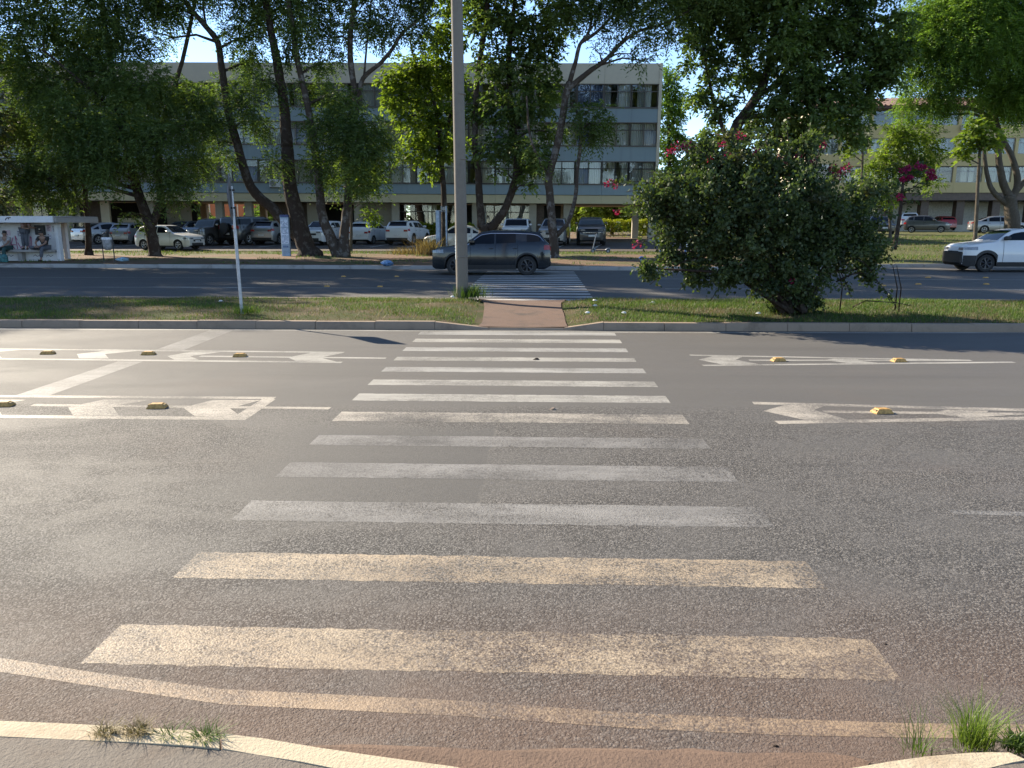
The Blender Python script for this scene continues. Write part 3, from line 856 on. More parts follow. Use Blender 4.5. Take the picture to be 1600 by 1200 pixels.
def limb_pts(px_pts, Y, r0, r1, wob=.06):
    """a limb through sighted points at about distance Y"""
    out = []; n = len(px_pts)
    for i, q in enumerate(px_pts):
        dy = q[2] if len(q) > 2 else 0
        p = at(q[0], q[1], Y + dy)
        out.append((p, r0 + (r1-r0)*(i/(n-1))**.8))
    # densify with a smooth curve
    res = []
    for i in range(n-1):
        p0, p1, p2, p3 = (out[max(i-1, 0)][0], out[i][0], out[i+1][0], out[min(i+2, n-1)][0])
        for k in range(4):
            t = k/4
            p = .5*((2*p1) + (-p0+p2)*t + (2*p0-5*p1+4*p2-p3)*t*t + (-p0+3*p1-3*p2+p3)*t**3)
            r = out[i][1] + (out[i+1][1]-out[i][1])*t
            res.append((p + Vector((random.uniform(-1, 1), random.uniform(-1, 1), 0))*wob*r, r))
    res.append(out[-1]); return res
def tree(name, label, Y, stems, clumps, leaf='dark', bk='bark', group='street trees on the verge', flare=1.35, full=1.2, top=None, **kw):
    """stems: [(r0, r1, [(px,py,dy)..])]; clumps: [(px, py, radius_px, dy, tint)]"""
    S = [limb_pts(pp, Y, r0, r1) for r0, r1, pp in stems]
    b0 = S[0][0][0]; base = Vector((b0.x, b0.y, zt(b0.x, b0.y)))
    root = tag(empty(name, base), label, 'tree', group)
    for i, s in enumerate(S):
        pts = [p for p, r in s]; rad = [r for p, r in s]
        if abs(pts[0].z - base.z) < .6:
            pts = [Vector((pts[0].x, pts[0].y, base.z - .25))] + pts; rad = [rad[0]*flare*1.15] + rad; rad[1] *= flare
        MB().tube(pts, rad, 12, lump=.12).build('trunk' if i == 0 else 'limb', MAT[bk], root, off=base, smooth=180)
    sc_ = Y / FPX
    cl = []
    for q in clumps:
        px, py, r = q[:3]; dy = q[3] if len(q) > 3 else random.uniform(-1.2, 1.2); tb = q[4] if len(q) > 4 else 0
        cl.append((tuple(at(px, py, Y + dy)), r*sc_*full, tb))
    if top:
        n_, cx, zt_, sp = top
        for _ in range(n_):
            a = random.uniform(0, 2*pi); q = sqrt(random.random())*sp
            cl.append(((base.x + cx + q*cos(a), base.y + q*.8*sin(a), base.z + random.uniform(zt_-6.5, zt_)), random.uniform(1.3, 1.9), 0, 1))
    make_crown('crown', root, tuple(base), cl, LEAF[leaf], MAT[bk], S, **kw)
    TREES[name] = root
    return root
TREES = {}

FE = dict(dens=150, Ln=.60, nl=12, ll=.165, lw=.056, droop=.60)         # feathery pinnate
BL = dict(dens=120, Ln=.30, nl=7, ll=.20, lw=.105, droop=.35)         # broader leaflets
tree('feathery_tree', 'big dark feathery tree whose trunk stands before the silver hatchback', 38.6,
     [(.31, .20, [(243,402),(238,372),(230,340),(214,295),(203,245)]), (.20, .07, [(203,245),(190,180,.5),(172,95,1),(160,0,1),(150,-90,1)]),
      (.20, .06, [(238,350),(250,310,.4),(248,255,.8),(258,180,1.2),(285,95,1.4),(305,0,1.5),(318,-80,1.5)]), (.10, .04, [(190,180,.5),(130,130,-1),(70,80,-1.5)])],
     [(128,238,40,-2),(62,252,36,-1),(190,212,40,-2.2),(248,226,36,-2),(25,285,30,-1.5),(88,292,30,-1),(110,182,46,-1.5),(165,268,26,-2.4),(292,205,32,-.5),(312,255,24,.2),
      (220,140,46,-1),(150,110,50,0),(62,130,48,0),(8,190,46,.5),(282,150,36,.5),(322,160,26,1),(55,40,52,0),(150,25,52,.5),(205,62,30,0),(245,10,34,1),(15,90,44,1,.15),
      (200,-30,55,0),(110,-50,55,1),(30,-30,50,0),(280,-55,46,1.5),(150,-110,52,1),(240,-110,46,0),(200,180,40,1.8),(60,200,40,2),(130,60,46,2.2),(240,265,22,-1),(205,335,9,-1,.1),(268,300,22,-1.2),(290,275,18,-.8),(140,200,34,2.4)], dens=175, **{k: v for k, v in FE.items() if k != 'dens'}, top=(17, -2.0, 21.0, 6.5))
tree('slender_tree', 'slender tree with a thin dark trunk beside the bus shelter', 39.6,
     [(.16, .07, [(139,394),(137,350),(133,300),(136,255),(128,205),(122,150)]), (.06, .03, [(136,330),(121,310),(117,285)])],
     [(120,260,20,0),(150,250,20,.4),(112,292,14,-.2)], **FE)
tree('edge_tree', 'tree hanging reddish-green leaves over the bus shelter roof at the picture edge', 34.5,
     [(.2, .1, [(-110,405),(-105,340),(-90,270),(-60,220)]), (.1, .04, [(-95,290),(-50,290),(-10,310)])],
     [(8,318,18,-.6,.1),(-8,345,16,-.4,.1),(-30,300,28,0),(-60,230,45,0),(0,262,20,.5,.1),(-90,180,60,0),(-20,190,34,.6,.2),(-100,100,60,0)], leaf='olive', **BL)
tree('leaning_tree', 'thick trunked tree behind the blue totem with one limb leaning far over', 39.4,
     [(.50, .30, [(482,396),(470,360),(461,325),(453,288),(449,230)]), (.30, .10, [(449,230),(443,160),(432,92),(421,37),(410,-40),(402,-110)]),
      (.30, .09, [(472,378,.3),(430,330,.5),(392,292,.4),(371,226,.3),(357,176,.2),(347,112,0),(340,66,0),(320,40,.2),(287,0,.3),(265,-40,.4)]), (.07, .03, [(322,42,.2),(318,10,.3),(319,-40,.3)])],
     [(376,60,30,0),(398,28,34,.5),(408,125,26,-.3),(330,190,22,-.5),(378,165,24,-.8),(352,130,18,.4),(400,190,24,.6),(340,225,18,1),(420,-20,40,0),(360,-20,40,0),(300,-30,34,.3),(270,20,20,.3),
      (470,-60,46,0),(380,-90,50,0),(300,-110,46,0),(355,246,13,-.5,.5),(428,254,16,-1,.5),(392,100,20,1),(455,18,30,.5),(262,60,14,.6)], **FE, top=(15, -2.5, 21.5, 6.5))
tree('forked_tree', 'forked tree with two mottled trunks and a dense dark lower crown', 38.4,
     [(.36, .26, [(530,403),(524,388),(516,370)]), (.26, .08, [(518,374),(503,335),(499,290),(490,222),(480,162),(466,100),(456,37),(447,-30),(440,-100)]),
      (.24, .10, [(536,385),(541,335),(545,290),(542,245),(549,200),(557,165),(548,100),(548,50),(556,-15),(562,-90)]),
      (.12, .05, [(557,158),(568,122),(595,98),(614,75),(630,50),(655,30),(682,-8),(700,-60)]), (.055, .03, [(569,118),(574,60),(580,0),(584,-40)])],
     [(516,205,36,-1),(560,212,36,-1.2),(540,165,30,-.6),(592,205,24,-.5),(500,255,26,-.5),(560,258,32,-1),(590,240,26,-.8),(520,150,22,.5),(480,140,18,.5),(478,40,34,0),(520,60,26,.4),(560,18,34,.3),
      (600,40,26,0),(642,18,32,0),(500,-10,38,.5),(580,-40,44,0),(650,-40,44,0),(520,-80,50,0),(610,-110,50,0),(452,75,20,.6),(660,55,20,.4),(505,100,18,.6),(575,290,16,-.9),(530,290,16,.8)], bk='bark_pale', **FE, top=(15, 1.0, 21.5, 6.5))
tree('young_tree', 'young tree on a pale stem with backlit yellow-green leaves, before the white hatchback', 44.0,
     [(.09, .05, [(548,392),(549,350),(548,310),(547,265)]), (.03, .015, [(548,330),(565,318),(578,330)]), (.03, .015, [(547,290),(562,278),(572,270)])],
     [(566,262,17,0,.1),(578,282,18,0,.1),(560,292,12,.3,.1),(586,338,9,0,-.2),(572,334,9,0,-.2),(545,252,14,.4)], leaf='bright', bk='bark_thin', **BL)
tree('backlit_tree', 'tree glowing yellow-green in the sun, seen beside the concrete pole', 43.5,
     [(.20, .12, [(694,388),(694,330),(692,280),(686,220)]), (.12, .04, [(688,220),(676,150),(650,100),(640,60)]), (.10, .04, [(690,230),(708,160),(712,90),(705,20)])],
     [(640,112,28,0),(612,120,18,0),(622,152,22,-.3),(662,150,30,0),(694,112,28,.4),(660,198,28,-.3),(702,178,26,0),(648,232,22,0),(688,232,26,-.3),(672,268,13,0),(706,58,26,.3),(712,232,20,.5),(680,75,22,.6),
      (668,100,20,-.5),(625,185,12,0),(708,-5,34,0),(602,160,9,0),(712,130,24,1)], leaf='bright', dens=105, Ln=.34, nl=8, ll=.22, lw=.11, droop=.4, sub=7)
tree('dark_tree', 'dark tree with two thick stems, close behind the concrete pole', 40.5,
     [(.34, .26, [(756,382),(757,365),(756,350)]), (.22, .10, [(752,356),(750,320),(747,270),(742,220),(745,130),(758,40),(766,-40)]),
      (.24, .09, [(764,358),(785,334),(802,292),(808,255),(803,200),(795,120),(800,40),(810,-40)])],
     [(780,30,38,0),(832,42,36,0),(770,100,34,-.5),(822,108,34,0),(850,78,28,.5),(790,170,34,-.5),(838,162,30,0),(862,205,20,.4),(800,228,28,-.5),(838,238,22,0),(764,230,24,-.5),(872,28,28,.4),
      (816,272,18,0),(752,15,32,.5),(790,-40,50,0),(860,-40,44,0),(760,-90,50,0),(840,-110,50,0),(752,170,24,.5),(778,268,9,-1,.5),(832,288,7,-1,.6),(858,135,20,.8),(852,262,10,.5)], leaf='dark', **BL, top=(18, 0.5, 20.5, 6.0))
tree('branching_tree', 'open branching tree with a mottled pale trunk behind the dark SUV', 37.6,
     [(.25, .20, [(866,404),(865,375),(862,345)]), (.20, .15, [(863,350),(859,305),(858,275),(868,238),(878,190),(884,150),(890,128)]), (.12, .04, [(890,128),(899,98),(906,70),(920,50),(924,20),(914,-15)]),
      (.09, .035, [(908,66),(930,52),(952,30),(972,0),(985,-40)]), (.14, .04, [(886,140),(918,114),(948,92),(972,66),(1000,48),(1040,36),(1075,18)]), (.05, .02, [(968,70),(985,45),(998,10)]), (.05, .02, [(920,50),(938,20),(950,-30)]),
      (.08, .04, [(858,275),(840,245),(827,205),(823,150)]), (.12, .06, [(870,368),(888,346),(899,308),(902,268),(907,222),(905,185),(893,160)])],
     [(918,178,18,-.3),(938,192,19,-.3),(925,212,18,0),(905,172,12,0),(942,170,13,0),(902,205,9,0),(930,18,24,0),(985,22,26,0),(958,58,14,0),(1010,58,16,.3),(1022,18,30,0),(1062,28,30,0),(990,84,10,0),(908,8,16,0),
      (1012,96,9,0),(880,20,20,.5),(950,-40,44,0),(1030,-50,50,0),(1100,-20,44,0),(890,-60,40,0),(930,78,7,0),(960,0,22,0),(835,228,14,.5),(850,250,12,0),(1045,60,14,.4)], bk='bark_pale', leaf='dark', dens=130, **{k: v for k, v in FE.items() if k != 'dens'}, top=(16, 3.5, 18.5, 6.0))
tree('spreading_tree', 'wide dark spreading tree above the bougainvillea bush', 39.0,
     [(.36, .26, [(1122,402),(1124,330),(1132,260),(1152,195)]), (.26, .10, [(1152,195),(1190,138),(1205,80),(1215,10),(1220,-60)]), (.12, .05, [(1140,225),(1118,170),(1105,110),(1095,50)]),
      (.14, .05, [(1180,152),(1240,120),(1300,100),(1360,80)]), (.12, .05, [(1160,185),(1220,175),(1280,170),(1330,165)])],
     [(1100,58,32,0),(1118,108,26,0),(1085,152,20,0),(1128,160,24,0),(1160,40,38,0),(1212,58,42,-1),(1262,40,42,0),(1312,50,40,0),(1352,84,34,0),(1392,86,28,0),(1250,110,40,-1),(1300,130,40,-1),(1352,130,34,0),
      (1382,112,22,0),(1222,160,36,-1),(1280,180,36,-1),(1330,184,30,-.5),(1172,112,30,.5),(1182,192,24,.5),(1398,40,26,0),(1332,8,38,0),(1232,-5,46,0),(1150,-8,40,0),(1090,2,36,0),(1290,-50,52,0),(1200,-70,52,0),(1370,-40,44,0),
      (1110,212,20,1,.4),(1140,222,16,1,.3),(1340,212,18,0),(1250,218,24,0),(1070,100,12,0),(1410,70,20,0),(1262,80,36,1.4),(1230,200,28,1.2)], leaf='dark', dens=165, **{k: v for k, v in BL.items() if k != 'dens'}, top=(18, 4.0, 19.0, 6.5))
tree('twisted_tree', 'bright green tree with twisted pale limbs before the cream block', 54.0,
     [(.50, .34, [(1582,358),(1580,330),(1577,305)]), (.26, .10, [(1577,308),(1566,280),(1560,240),(1562,215),(1548,188),(1525,172),(1490,168)]), (.24, .10, [(1580,312),(1590,285),(1583,250),(1566,215),(1556,185),(1560,150),(1575,110)]),
      (.20, .08, [(1578,322),(1552,300),(1542,270),(1538,235),(1540,205)]), (.2, .08, [(1586,300),(1610,270),(1625,220),(1640,160)]), (.10, .04, [(1550,190),(1520,178),(1480,178),(1455,165)])],
     [(1450,42,46,0,.1),(1500,60,50,-1.5,.1),(1560,70,50,-1.5),(1415,60,26,0,.1),(1600,140,40,-1),(1500,20,50,0,.1),(1560,30,44,0),(1605,62,44,0),(1432,92,26,0,.1),(1480,98,40,-1),(1542,92,40,-1),(1585,122,36,-.5),(1442,142,26,-.5),(1500,142,32,-1),(1552,150,26,-.5),(1422,168,16,0,.1),(1590,165,24,0),
      (1520,-40,54,0),(1600,-30,50,0),(1640,120,40,0),(1462,10,34,.5,.15),(1470,165,18,0),(1640,30,50,0),(1418,122,16,.4,.1)], leaf='mid', bk='bark_thin', full=1.3, dens=150, **{k: v for k, v in FE.items() if k != 'dens'}, top=(8, 3.0, 16.0, 5.0))
tree('papaya_like_tree', 'small tufted tree on a straight pale stem above the white pickup', 47.0,
     [(.12, .07, [(1523,378),(1526,330),(1529,270),(1532,222)]), (.04, .02, [(1531,235),(1522,212),(1512,205)])],
     [(1522,212,18,0,.1),(1542,206,16,0,.1),(1508,228,11,0),(1506,246,7,0),(1556,222,10,0),(1530,196,14,0)], leaf='bright', bk='bark_thin', dens=110, Ln=.34, nl=8, ll=.26, lw=.12, droop=.5)
tree('light_green_tree', 'light green small tree with a thin straight stem beyond the bush', 56.0,
     [(.10, .06, [(1391,372),(1390,330),(1386,285),(1384,230)]), (.04, .02, [(1388,300),(1372,270),(1362,250)])],
     [(1450,210,24,1,-.3),(1462,240,18,1,-.3),(1455,285,16,1,-.3),(1342,300,18,0),(1372,262,26,0),(1362,292,20,0),(1386,306,20,0),(1405,226,24,0,-.3),(1418,202,22,0,-.3),(1432,240,24,0,-.4),(1385,240,20,0),(1412,265,22,0,-.3),(1352,275,16,0),(1440,262,18,0,-.4),(1400,200,18,0,-.2)], leaf='bright', bk='bark_thin', dens=95, Ln=.34, nl=8, ll=.19, lw=.08)
tree('bare_stem_tree', 'bare whitish forked stem rising behind the bush', 43.0,
     [(.075, .045, [(1346,380),(1346,300),(1348,240),(1346,208)]), (.04, .015, [(1347,214),(1335,194),(1318,186),(1308,182)])],
     [(1330,228,10,0),(1322,238,7,0)], leaf='bright', bk='bark_thin', **BL)
tree('corner_tree', 'round mid-green tree rising past the end wall of the blue block', 76.0,
     [(.25, .1, [(1047,360),(1046,280),(1045,200),(1044,150)])],
     [(1042,122,20,0),(1050,148,20,0),(1040,172,22,0),(1056,178,16,0),(1046,205,22,0),(1060,220,14,0),(1040,235,20,0),(1062,255,18,0),(1045,275,20,0)], leaf='mid', dens=85, Ln=.4, nl=8, ll=.26, lw=.12, group='trees behind the blocks')
tree('low_backlit_tree', 'low yellow-green tree in the gap between the two blocks', 66.0,
     [(.18, .08, [(1095,370),(1094,310),(1092,260)])],
     [(1080,275,24,0),(1105,262,26,0),(1095,300,26,0),(1070,305,20,0),(1120,300,22,0),(1125,250,16,0,.2),(1090,240,16,0,.2),(1150,290,26,0),(1180,280,26,0),(1060,335,18,0),(1110,335,20,0)], leaf='bright', dens=80, Ln=.4, nl=8, ll=.26, lw=.13, tints=(0, .5), group='trees behind the blocks')
def far_tree(px, Y, h, r, lf, lab):
    g = ground_at(px, Y); root = tag(empty('background_tree', g), lab, 'tree', 'trees behind the blocks')
    s = [(g + Vector((0, 0, -.3)), .22), (g + Vector((.1, 0, h*.35)), .17), (g + Vector((0, .1, h*.7)), .09)]
    MB().tube([p for p, _ in s], [q for _, q in s], 8, lump=.1).build('trunk', MAT['bark'], root, off=g, smooth=180)
    cl = [(tuple(g + Vector((random.uniform(-r, r)*.6, random.uniform(-r, r)*.5, h*random.uniform(.38, .9)))), r*random.uniform(.42, .62), random.uniform(-.1, .1)) for _ in range(9)]
    make_crown('crown', root, tuple(g), cl, LEAF[lf], MAT['bark'], [s], dens=42, Ln=.5, nl=7, ll=.36, lw=.18, sub=2)
for a in ((60, 88, 4.6, 2.6, 'mid', 'tree low behind the bus shelter, seen under the blue block'), (300, 84, 4.4, 2.4, 'dark', 'tree before the orange house, seen under the blue block'), (425, 90, 5, 2.6, 'mid', 'tree seen between columns beyond the dark boxy jeep'),
          (905, 86, 5.5, 3.0, 'bright', 'sunny tree seen under the block end beyond the black pickup'), (955, 88, 6, 3.2, 'mid', 'mid green tree seen under the block end'), (1005, 84, 5.5, 3.0, 'bright', 'sunny tree just past the last column of the blue block'),
          (1200, 100, 8, 4.5, 'dark', 'dark tree deep behind the bougainvillea bush'), (1290, 104, 8, 4.5, 'dark', 'dark tree at the near end of the cream block'), (870, 96, 16, 4, 'mid', 'tree top rising above the parapet of the blue block'), (955, 94, 15.8, 3.4, 'mid', 'tree top above the parapet, near its end corner')):
    far_tree(*a)
def copy_tree(root, loc, rz, sc_, label, group):
    r = root.copy(); COL.objects.link(r); r.location = loc; r.rotation_euler = (0, 0, rz); r.scale = (sc_, sc_, sc_); r['label'] = label; r['group'] = group
    for ch in root.children:
        c = ch.copy(); COL.objects.link(c); c.parent = r
        for g in ch.children:
            d = g.copy(); COL.objects.link(d); d.parent = c
    return r
for k, (src, x, y, a) in enumerate(((TREES['forked_tree'], -34.5, 36.5, 2.2), (TREES['leaning_tree'], -38.0, 40.5, 2.9), (TREES['feathery_tree'], -42.0, 35.5, 2.6), (TREES['forked_tree'], -47.0, 38.5, 4.4), (TREES['leaning_tree'], -41.0, 34.5, 0.6), (TREES['feathery_tree'], -53.0, 36.0, 1.2))):
    copy_tree(src, (x, y, zt(x, y)), a, 1.0, 'street tree on the verge beyond the bus shelter, ' + ('first', 'second', 'third', 'fourth', 'fifth', 'sixth')[k] + ' of its row', 'street trees beyond the bus shelter')
def treeline():
    cl = []
    for i in range(90):
        x = -110 + i*2.6; h = 3.2 + 2.2*sin(i*.9) + random.uniform(-1, 1.5) + (3.0 if x > 22 else 0)
        for k in range(2): cl.append(((x + random.uniform(-1, 1), 118 + random.uniform(-3, 3), .8 + h*random.uniform(.25, .85)), random.uniform(1.8, 2.6), random.uniform(-.15, .15)))
    Vs, T = [], []
    for c, r, tb in cl:
        P, D_ = blob_points(c, r, int(9*r*r), .85, 2.2); q, k = spray_leaves(P, unit(D_ + rand_dirs(len(P))), .8, 6, .95, .5); Vs.append(q); T.append(np.repeat(np.clip(RNG.random(len(P))*.7 + tb, 0, 1), 24))
    o = bpy.data.objects.new('treeline', fast_mesh('treeline', np.concatenate(Vs), 4, [LEAF['mid']], np.concatenate(T))); COL.objects.link(o)
    tag(o, 'far row of garden trees closing the view behind both blocks', 'treeline', kind='stuff')
treeline()



# ------------------------------------------------------------------ bougainvillea bush on the median
def bush():
    base = G(1238, 487, .19); Y = base.y
    root = tag(empty('bougainvillea_bush', base), 'large dark bougainvillea bush with magenta flowers on the median', 'bush')
    blobs = [(1180,330,95,0),(1110,330,75,-.1),(1260,330,90,0),(1315,348,54,.1),(1060,300,48,0),(1190,276,60,.2),(1245,276,44,.2),(1120,265,48,.1),(1150,385,62,-.2),(1230,405,70,-.2),(1300,385,54,0),(1100,385,44,-.1),
             (1085,425,18,-.2),(1350,370,34,.2),(1240,452,36,0),(1020,310,26,0),(1200,244,28,.3),(1090,235,22,.2),(1250,236,18,.2),(1350,310,34,.3),(1060,350,36,-.2),(1040,395,18,-.3),(1005,415,9,-.3),(1345,420,20,.1),(1125,438,18,-.3),(1268,468,16,0),(1215,470,16,0)]
    Vs = []; T = []; canes = MB(); sc_ = Y/FPX; MI = []
    for px, py, r, dy in blobs:
        c = at(px + random.uniform(-8, 8), py + random.uniform(-8, 8), Y + dy + random.uniform(-.25, .25)); R = r*sc_*.90
        canes.tube([base + Vector((random.uniform(-.25, .25), random.uniform(-.2, .2), 0)), base.lerp(c, .45) + Vector((0, 0, .35)), c], [.05, .03, .012], 6, lump=.2)
        n = int(1500*R*R) + 40
        P, D = blob_points(c, R, n, 1.0, 1.7)
        tj = [0.0]*len(P); mj = [0]*len(P); nt = int(85*R*R) + 8; tf, _ = blob_points(c, R*1.12, nt, 1.0, 2.6)
        for q in tf:
            a, d = blob_points(q, random.uniform(.08, .24), int(random.uniform(40, 95)), random.uniform(.5, 1.1), 1.8); P = np.concatenate([P, a]); D = np.concatenate([D, d]); tj += [random.gauss(0, .2)]*len(a); mj += [int(random.random() < .10)]*len(a)
        n = len(P); d = unit(D*.6 + rand_dirs(n)); w = unit(np.cross(d, rand_dirs(n))); nn = np.cross(d, w)
        l = RNG.uniform(.045, .085, (n, 1)); ww = l*.36
        q = np.stack([P, P + d*l*.45 + w*ww + nn*l*.12, P + d*l, P + d*l*.45 - w*ww + nn*l*.12], 1).reshape(-1, 3)
        Vs.append(q); T.append(np.repeat(np.clip(RNG.uniform(.1, .7, n) + np.array(tj), 0, 1), 4)); MI.append(np.array(mj))
    # arching canes that break the outline
    for k, (px, py, dy) in enumerate([(1000,430,-.3),(992,310,0),(1010,270,0),(1072,222,.1),(1150,205,.1),(1290,215,.2),(1330,262,.2),(1392,300,.3),(1400,340,.3),(1398,410,.2),(1375,445,.1),(1060,455,-.3),(1110,470,-.3),(1225,192,.2),(1005,352,-.2),(1170,470,-.3),(1330,465,.1),(1385,425,.2),(1300,440,.0),(1015,445,-.3),(1400,480,.1),(1180,202,.1),(1265,200,.2),(985,335,0),(950,287,-.2),(960,330,-.2),(978,300,-.1),(992,384,-.3),(1055,228,-.1),(1310,265,.1),(1040,290,-.2)]):
        e = at(px, py, Y + dy); s = base.lerp(e, .4) + Vector((0, 0, .5)); pts = []
        for i in range(9):
            t = i/8; p = s.lerp(e, t) + Vector((0, 0, .35*sin(t*pi))); pts.append(p)
        canes.tube(pts, [.016 - .0013*i for i in range(9)], 5)
        P = np.array([tuple(pts[random.choice((3, 4, 5, 6, 7))].lerp(pts[8], random.random()*.6) + Vector((random.gauss(0, .05), random.gauss(0, .05), random.gauss(0, .05)))) for _ in range(60)])
        n = 60; d = rand_dirs(n); w = unit(np.cross(d, rand_dirs(n))); l = RNG.uniform(.05, .09, (n, 1))
        Vs.append(np.stack([P, P + d*l*.45 + w*l*.36, P + d*l, P + d*l*.45 - w*l*.36], 1).reshape(-1, 3)); T.append(np.repeat(RNG.uniform(.1, .8, n), 4)); MI.append(np.zeros(n, int))
    # bare lower stems at the edge of the bush
    for px in (1398, 1404, 1312): canes.tube([G(px, 487, .17), at(px+4, 450, Y), at(px-3, 415, Y)], [.014, .011, .006], 5)
    canes.tube([G(1330, 480, .17), at(1352, 470, Y-.3), at(1400, 473, Y-.4), at(1425, 478, Y-.4)], [.012, .010, .008, .005], 5)
    V = np.concatenate(Vs) - np.array(base)[None, :]
    o = bpy.data.objects.new('crown', fast_mesh('crown', V, 4, [LEAF['bush'], LEAF['olive']], np.concatenate(T), np.concatenate(MI))); COL.objects.link(o); o.parent = root
    canes.build('stems', MAT['bark'], root, off=base, smooth=180)['kind'] = 'stuff'
    for px, py, r, dy in [(1058,232,9,-.4),(1072,228,8,-.4),(1046,236,6,-.4),(1128,226,5,-.5),(1142,248,7,-.6),(1136,242,5,-.6),(1180,234,5,-.4),(1240,272,8,-.5),(1248,248,7,-.3),(1228,250,6,-.3),(1268,250,6,-.2),(1306,274,9,0),(1318,268,8,0),(1325,262,6,0),(1300,262,5,0),(1035,294,6,-.6),(1104,290,5,-.8),
                             (994,382,8,-.6),(965,330,5,-.4),(1238,438,4,-1.2),(1158,212,6,-.3),(1285,226,5,0),(955,284,6,-.4),(962,290,4,-.4),(1090,332,3,-.9),(1108,250,4,-.5),(1214,248,6,-.3),(948,288,4,-.4)]:
        c = at(px, py, Y + dy*.4); R = r*sc_
        n = int(14 + 2300*R*R); P, D = blob_points(c, R, n, .8, 2); d = unit(D + rand_dirs(n)*.6); w = unit(np.cross(d, rand_dirs(n))); l = RNG.uniform(.03, .05, (n, 1))
        q = np.stack([P, P + d*l*.5 + w*l*.4, P + d*l, P + d*l*.5 - w*l*.4], 1).reshape(-1, 3) - np.array(base)[None, :]
        f = bpy.data.objects.new('blossom', fast_mesh('blossom', q, 4, [LEAF['bract']], np.repeat(RNG.random(n), 4))); COL.objects.link(f); f.parent = root
bush()
def small_boug():
    base = on(1398, 388); Y = base.y; root = tag(empty('bougainvillea_shrub', base), 'thin leaning bougainvillea with magenta clusters on the sunny lawn', 'shrub')
    s = limb_pts([(1397,390),(1402,362),(1408,320),(1411,285),(1415,262)], Y, .11, .04)
    MB().tube([p for p, r in s], [r for p, r in s], 8, lump=.1).build('trunk', MAT['bark'], root, off=base, smooth=180)
    sc_ = Y/FPX
    cl = [(tuple(at(px, py, Y)), r*sc_, 0) for px, py, r in ((1420,270,14),(1445,262,12),(1408,300,10),(1432,290,10),(1400,262,10),(1425,315,7),(1455,275,8))]
    make_crown('crown', root, tuple(base), cl, LEAF['bush'], MAT['bark'], [s], dens=120, Ln=.22, nl=7, ll=.14, lw=.09)
    for px, py, r in ((1434,258,5),(1441,262,5),(1456,270,6),(1457,277,5),(1412,266,5),(1418,263,4),(1410,280,4),(1406,308,5),(1420,278,4)):
        c = at(px, py, Y-.5); n = 60; P, D = blob_points(c, r*sc_, n, .8, 2); d = unit(D + rand_dirs(n)); w = unit(np.cross(d, rand_dirs(n))); l = RNG.uniform(.07, .12, (n, 1))
        q = np.stack([P, P + d*l*.5 + w*l*.4, P + d*l, P + d*l*.5 - w*l*.4], 1).reshape(-1, 3) - np.array(base)[None, :]
        f = bpy.data.objects.new('blossom', fast_mesh('blossom', q, 4, [LEAF['bract']], np.repeat(RNG.random(n), 4))); COL.objects.link(f); f.parent = root
small_boug()

# hedges
def leafy_box(name, label, x0, x1, y, d, h, leaf, cat='hedge', n=2600, ll=.11):
    g = Vector(((x0+x1)/2, y, zt((x0+x1)/2, y))); root = tag(empty(name, g), label, cat)
    P = RNG.random((n, 3))*np.array([x1-x0, d, h]); face = RNG.integers(0, 4, n)
    P[:, 2] = np.where(face == 0, h, P[:, 2]); P[:, 1] = np.where(face == 1, 0, P[:, 1]); P[:, 0] = np.where(face == 2, 0, np.where(face == 3, x1-x0, P[:, 0]))
    P += RNG.normal(size=(n, 3))*.05; P[:, 2] += .07*np.sin(P[:, 0]*5) + .05*np.sin(P[:, 0]*11)
    P -= np.array([(x1-x0)/2, d/2, 0])
    q, k = spray_leaves(P, unit(rand_dirs(n) + np.array([0, 0, .5])), .12, 5, ll, ll*.55)
    o = bpy.data.objects.new('foliage', fast_mesh('foliage', q, 4, [LEAF[leaf]], np.repeat(RNG.random(n), 20))); COL.objects.link(o); o.parent = root
    st = MB()
    for i in range(8):
        x = (x1-x0)*(i/7-.5)*.9; st.tube([(x, 0, -.1), (x+.05, 0, h*.6)], .02, 5)
    st.build('stems', MAT['bark'], root)['kind'] = 'stuff'
a = lambda px, Y: at(px, 360, Y).x
leafy_box('clipped_hedge', 'clipped yellow-green hedge beside the white crossover by the lobby', a(654, 57), a(684, 57), 57, .9, 1.25, 'hedge')
leafy_box('clipped_hedge', 'small clipped yellow-green hedge behind the concrete pole', a(706, 57), a(738, 57), 57, .9, 1.2, 'hedge')
leafy_box('clipped_hedge', 'bright clipped hedge past the black pickup beyond the open ground floor', a(940, 75), a(1045, 75), 75, 1.2, 1.5, 'hedge', n=3600)
leafy_box('garden_hedge', 'dark garden hedge seen between columns above the grey compact SUV', a(255, 74), a(420, 74), 74, 1.2, 1.7, 'dark', n=4200, ll=.16)

